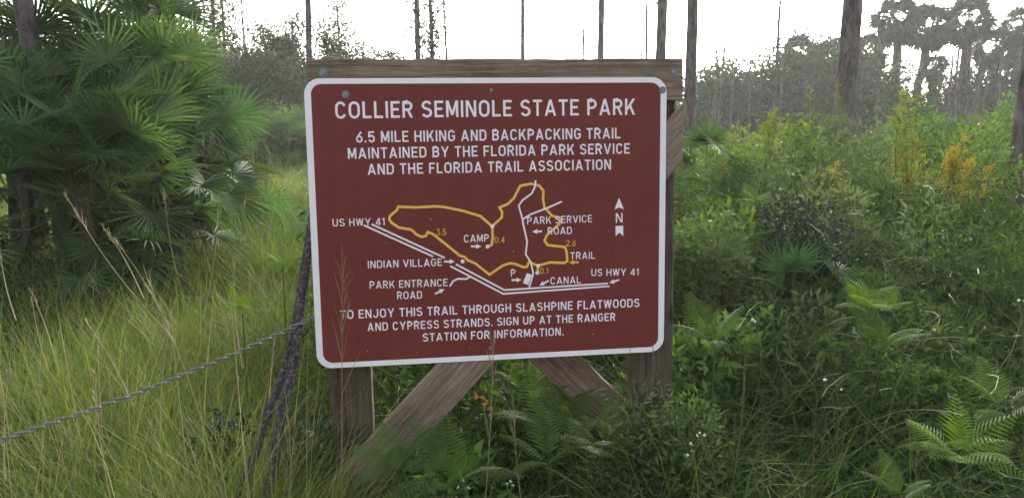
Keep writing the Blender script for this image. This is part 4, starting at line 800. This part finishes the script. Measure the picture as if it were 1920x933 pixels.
BS += [('leafy_shrub', 40, 5.0, 1.1, .62, 2200, .05, 'under', 'dark brush at the left edge under the lowest palmetto fans', .3),
       ('leafy_shrub', 130, 5.3, 1.0, .6, 1800, .05, 'under', 'dark brush between the palmetto trunks near the left edge', .3),
       ('leafy_shrub', -30, 5.6, 1.0, .9, 1800, .05, 'dark', 'blackish brush cut by the left edge below the palmettos', .35),
       ('leafy_shrub', 330, 6.6, 1.0, .7, 1600, .05, 'sage', 'grey weeds at the right foot of the palmetto mass', .25),
       ('leafy_shrub', 230, 5.9, 1.0, .65, 1600, .05, 'under', 'dark brush under the middle of the palmetto mass', .3)]
for k, (nm, px, Y, wd, h, n, ls, fm, lb, ra) in enumerate(BS):
    bush(nm, gx(px, Y), Y, bush_meshes(600 + k, wd, h, n, ls, fm, lumps=12 if wd > .6 else 8, ratio=ra), fm, lb, 'shrub' if 'shrub' in nm or 'bush' in nm else 'weed')
def goldenrod(i, f, t, label, gold=.5, nplume=12, pl=.22, stems=1, fan_=.1):
    rr = R(i + 1800); a = np.array(at(*f)); a[2] = max(0, a[2]) * 0; a = np.array([a[0], f[2], 0.]); r = empty('goldenrod', Vector(a), label, 'wildflower')
    st = G(); lf = G(); fl = G()
    for s in range(stems):
        fl = G(); st = G(); b = np.array(at(*t)) + np.array([rr.normal(0, fan_), rr.normal(0, fan_), rr.normal(0, fan_ * .6)]) * (s > 0); u = np.linspace(0, 1, 14)[:, None]; P = (b - a) * u; P[:, :2] *= u ** 1.2; P += rr.normal(0, .006, P.shape) * u
        tube(st, P, np.linspace(.005, .002, 14), 4, .6, cap=False); L = np.linalg.norm(b - a)
        m = 46; v = rr.uniform(.3, .95, m); C = np.stack([np.interp(v * 13, np.arange(14), P[:, c]) for c in range(3)], -1); leaves(lf, C, rdir(rr, m, .25), rdir(rr, m, .8), .075 * rr.uniform(.5, 1.1, m) * (1.25 - v * .7), .016, np.clip(rr.normal(.5, .2, m), 0, 1))
        tt = np.linspace(1 - pl, 1, 6) * 13; tube(fl, np.stack([np.interp(tt, np.arange(14), P[:, q]) for q in range(3)], -1), .0016, 3, .3, cap=False)
        for k in range(nplume):
            v = 1 - pl * (k / nplume) ** 1.1; c = np.array([np.interp(v * 13, np.arange(14), P[:, q]) for q in range(3)]); d = rdir(rr, 1, .35)[0]; l2 = .04 + .13 * (k / nplume); q = 17; w_ = rr.random(q)
            C = c + d * (w_ * l2)[:, None] + np.array([0, 0, -.25 * l2]) * (w_ ** 2)[:, None] + rr.normal(0, .006, (q, 3)) + np.array([0, 0, .012]); tube(fl, [c, c + d * l2 * .5 + np.array([0, 0, -.02 * l2]), c + d * l2 + np.array([0, 0, -.25 * l2])], [.0014, .001, .0006], 3, .3, cap=False); leaves(fl, C, rdir(rr, q, .5), rdir(rr, q, .5), .0135, .009, np.clip(rr.normal(.5, .25, q), 0, 1))
        st.obj('stem', M['stem'], r); fl.obj('flower_plume', M['gold' if gold > .5 else 'goldgreen'], r)
    lf.obj('leaves', M['fresh'], r)
goldenrod(1, (1428, 400, 5.4), (1440, 232, 5.5), 'goldenrod with a nodding yellow top before the lime vine bush', .4, 14, .16, 3, .07)
goldenrod(2, (1365, 420, 5.2), (1376, 246, 5.2), 'single slim goldenrod stem right of the pale palmetto', .3, 7, .14)
goldenrod(3, (1670, 420, 5.6), (1684, 205, 5.6), 'tall yellow green goldenrod, left of the tallest one', .3, 16, .28, 2, .05)
goldenrod(4, (1700, 420, 5.5), (1720, 184, 5.6), 'tallest goldenrod, yellow green against the shrubs', .3, 18, .36, 3, .07)
goldenrod(5, (1760, 440, 5.4), (1790, 285, 5.4), 'deep golden goldenrod plume at the right, brightest of all', .9, 18, .2, 6, .13)
goldenrod(6, (1810, 440, 5.3), (1822, 305, 5.3), 'smaller golden plume right of the brightest one', .9, 13, .2, 4, .1)
goldenrod(7, (1555, 440, 5.2), (1566, 312, 5.2), 'small orange yellow goldenrod low before the grey shrub', .9, 7, .1, 2, .05)
goldenrod(8, (1572, 330, 8), (1572, 160, 8.2), 'brownish tall goldenrod against the thick pine trunk', .3, 12, .24, 1)
goldenrod(9, (1515, 330, 8), (1520, 165, 8.2), 'thin tall goldenrod left of the thick pine trunk', .3, 9, .22, 1)
def whiteweed(i, f, t, label, n=3):
    rr = R(i + 2100); a, b = np.array(at(*f)), np.array(at(*t)); r = empty('white_flower_weed', Vector(a), label, 'wildflower'); st = G(); fl = G()
    u = np.linspace(0, 1, 8)[:, None]; P = (b - a) * u + np.array([.015, 0, 0]) * np.sin(u * 3.1); tube(st, P, np.linspace(.0028, .0016, 8), 4, .7, cap=False)
    for k in range(n):
        e = P[-1] + np.array([rr.normal(0, .022), rr.normal(0, .02), rr.uniform(-.02, .015)]); tube(st, [P[-3], (P[-3] + e) / 2, e], [.0012, .001, .0008], 3, .7, cap=False)
        fl = G(); m = 12; leaves(fl, np.repeat(e[None], m, 0), rdir(rr, m, .9), rdir(rr, m), .0065, .004, np.clip(rr.normal(.5, .2, m), 0, 1)); fl.obj('flower_head', M['white_flower'], r)
    m = 10; v = rr.uniform(0, 7, m); C = np.stack([np.interp(v, np.arange(8), P[:, c]) for c in range(3)], -1); leaves(st, C, rdir(rr, m, .2), rdir(rr, m, .8), .05, .007, .5)
    st.obj('stem', M['stem'], r)
for k, (f, t, lb) in enumerate((((1370, 930, 2.5), (1398, 592, 2.7), 'tall white flowered weed right of the right hand post'), ((1560, 900, 2.5), (1566, 722, 2.6), 'white flowered weed in the middle of the right undergrowth'), ((1345, 1000, 2.1), (1322, 820, 2.2), 'white flowered weed low beside the foot of the right hand post'),
        ((1300, 1000, 2.1), (1298, 842, 2.2), 'small white flowered weed left of the low one by the right hand post'), ((955, 1010, 2.1), (948, 905, 2.15), 'low white flowered weed at the bottom between the braces'), ((875, 1010, 2.1), (868, 905, 2.15), 'low white flowered weed near the foot of the front brace'), ((1915, 900, 2.5), (1912, 570, 2.7), 'tall pale weed at the right edge'))):
    whiteweed(k, f, t, lb, 3)
rr = R(90); c = at(897, 745, 2.75); root = empty('withered_plant', (c.x, c.y, 0), 'withered plant with curled orange leaves right of the front brace', 'plant'); g = G(); tube(g, [(0, 0, 0), (.01, 0, c.z * .5), (0, 0, c.z)], [.003, .0025, .002], 4, cap=False); g.obj('stem', M['twig'], root)
g = G(); leaves(g, np.array([(0, 0, c.z), (.01, -.01, c.z - .02), (.03, 0, c.z - .05), (-.01, 0, c.z - .01)]), rdir(rr, 4, .2), rdir(rr, 4, .3) + np.array([0, -.8, 0]), .034, .02, .5, .3, .5); g.obj('leaves', M['orange'], root)
c = at(1166, 703, 2.7); root = empty('yellow_flower_weed', (c.x, c.y, 0), 'weed with one small yellow flower before the right brace', 'wildflower'); g = G(); tube(g, [(.02, 0, 0), (.02, 0, c.z * .6), (0, 0, c.z)], [.003, .0025, .0015], 4, .6, cap=False)
m = 18; leaves(g, np.stack([np.full(m, .015), np.zeros(m), rr.uniform(.3, .95, m) * c.z], -1), rdir(rr, m, .3), rdir(rr, m, .8), .05, .012, .5); g.obj('stem', M['stem'], root)
g = G(); leaves(g, np.repeat(np.array([[0, 0, c.z]]), 9, 0), rdir(rr, 9, .6), rdir(rr, 9), .015, .009, .8); g.obj('flower_head', M['gold'], root)

# ------------------------------------------------------------------ the bright evening air that pales the far trees
m, nn, ll = new_mat('evening_haze'); v = nn.new('ShaderNodeVolumePrincipled'); v.inputs['Density'].default_value = .0011; v.inputs['Color'].default_value = (.95, .97, 1, 1); v.inputs['Anisotropy'].default_value = .35
o_ = nn.new('ShaderNodeOutputMaterial'); ll.new(v.outputs[0], o_.inputs['Volume'])
g = G(); box(g, -60, 75, -8, 70, -1.2, 20); hz = tag(g.obj('haze', m), 'pale bright evening haze in the air', 'haze', None, 'stuff')
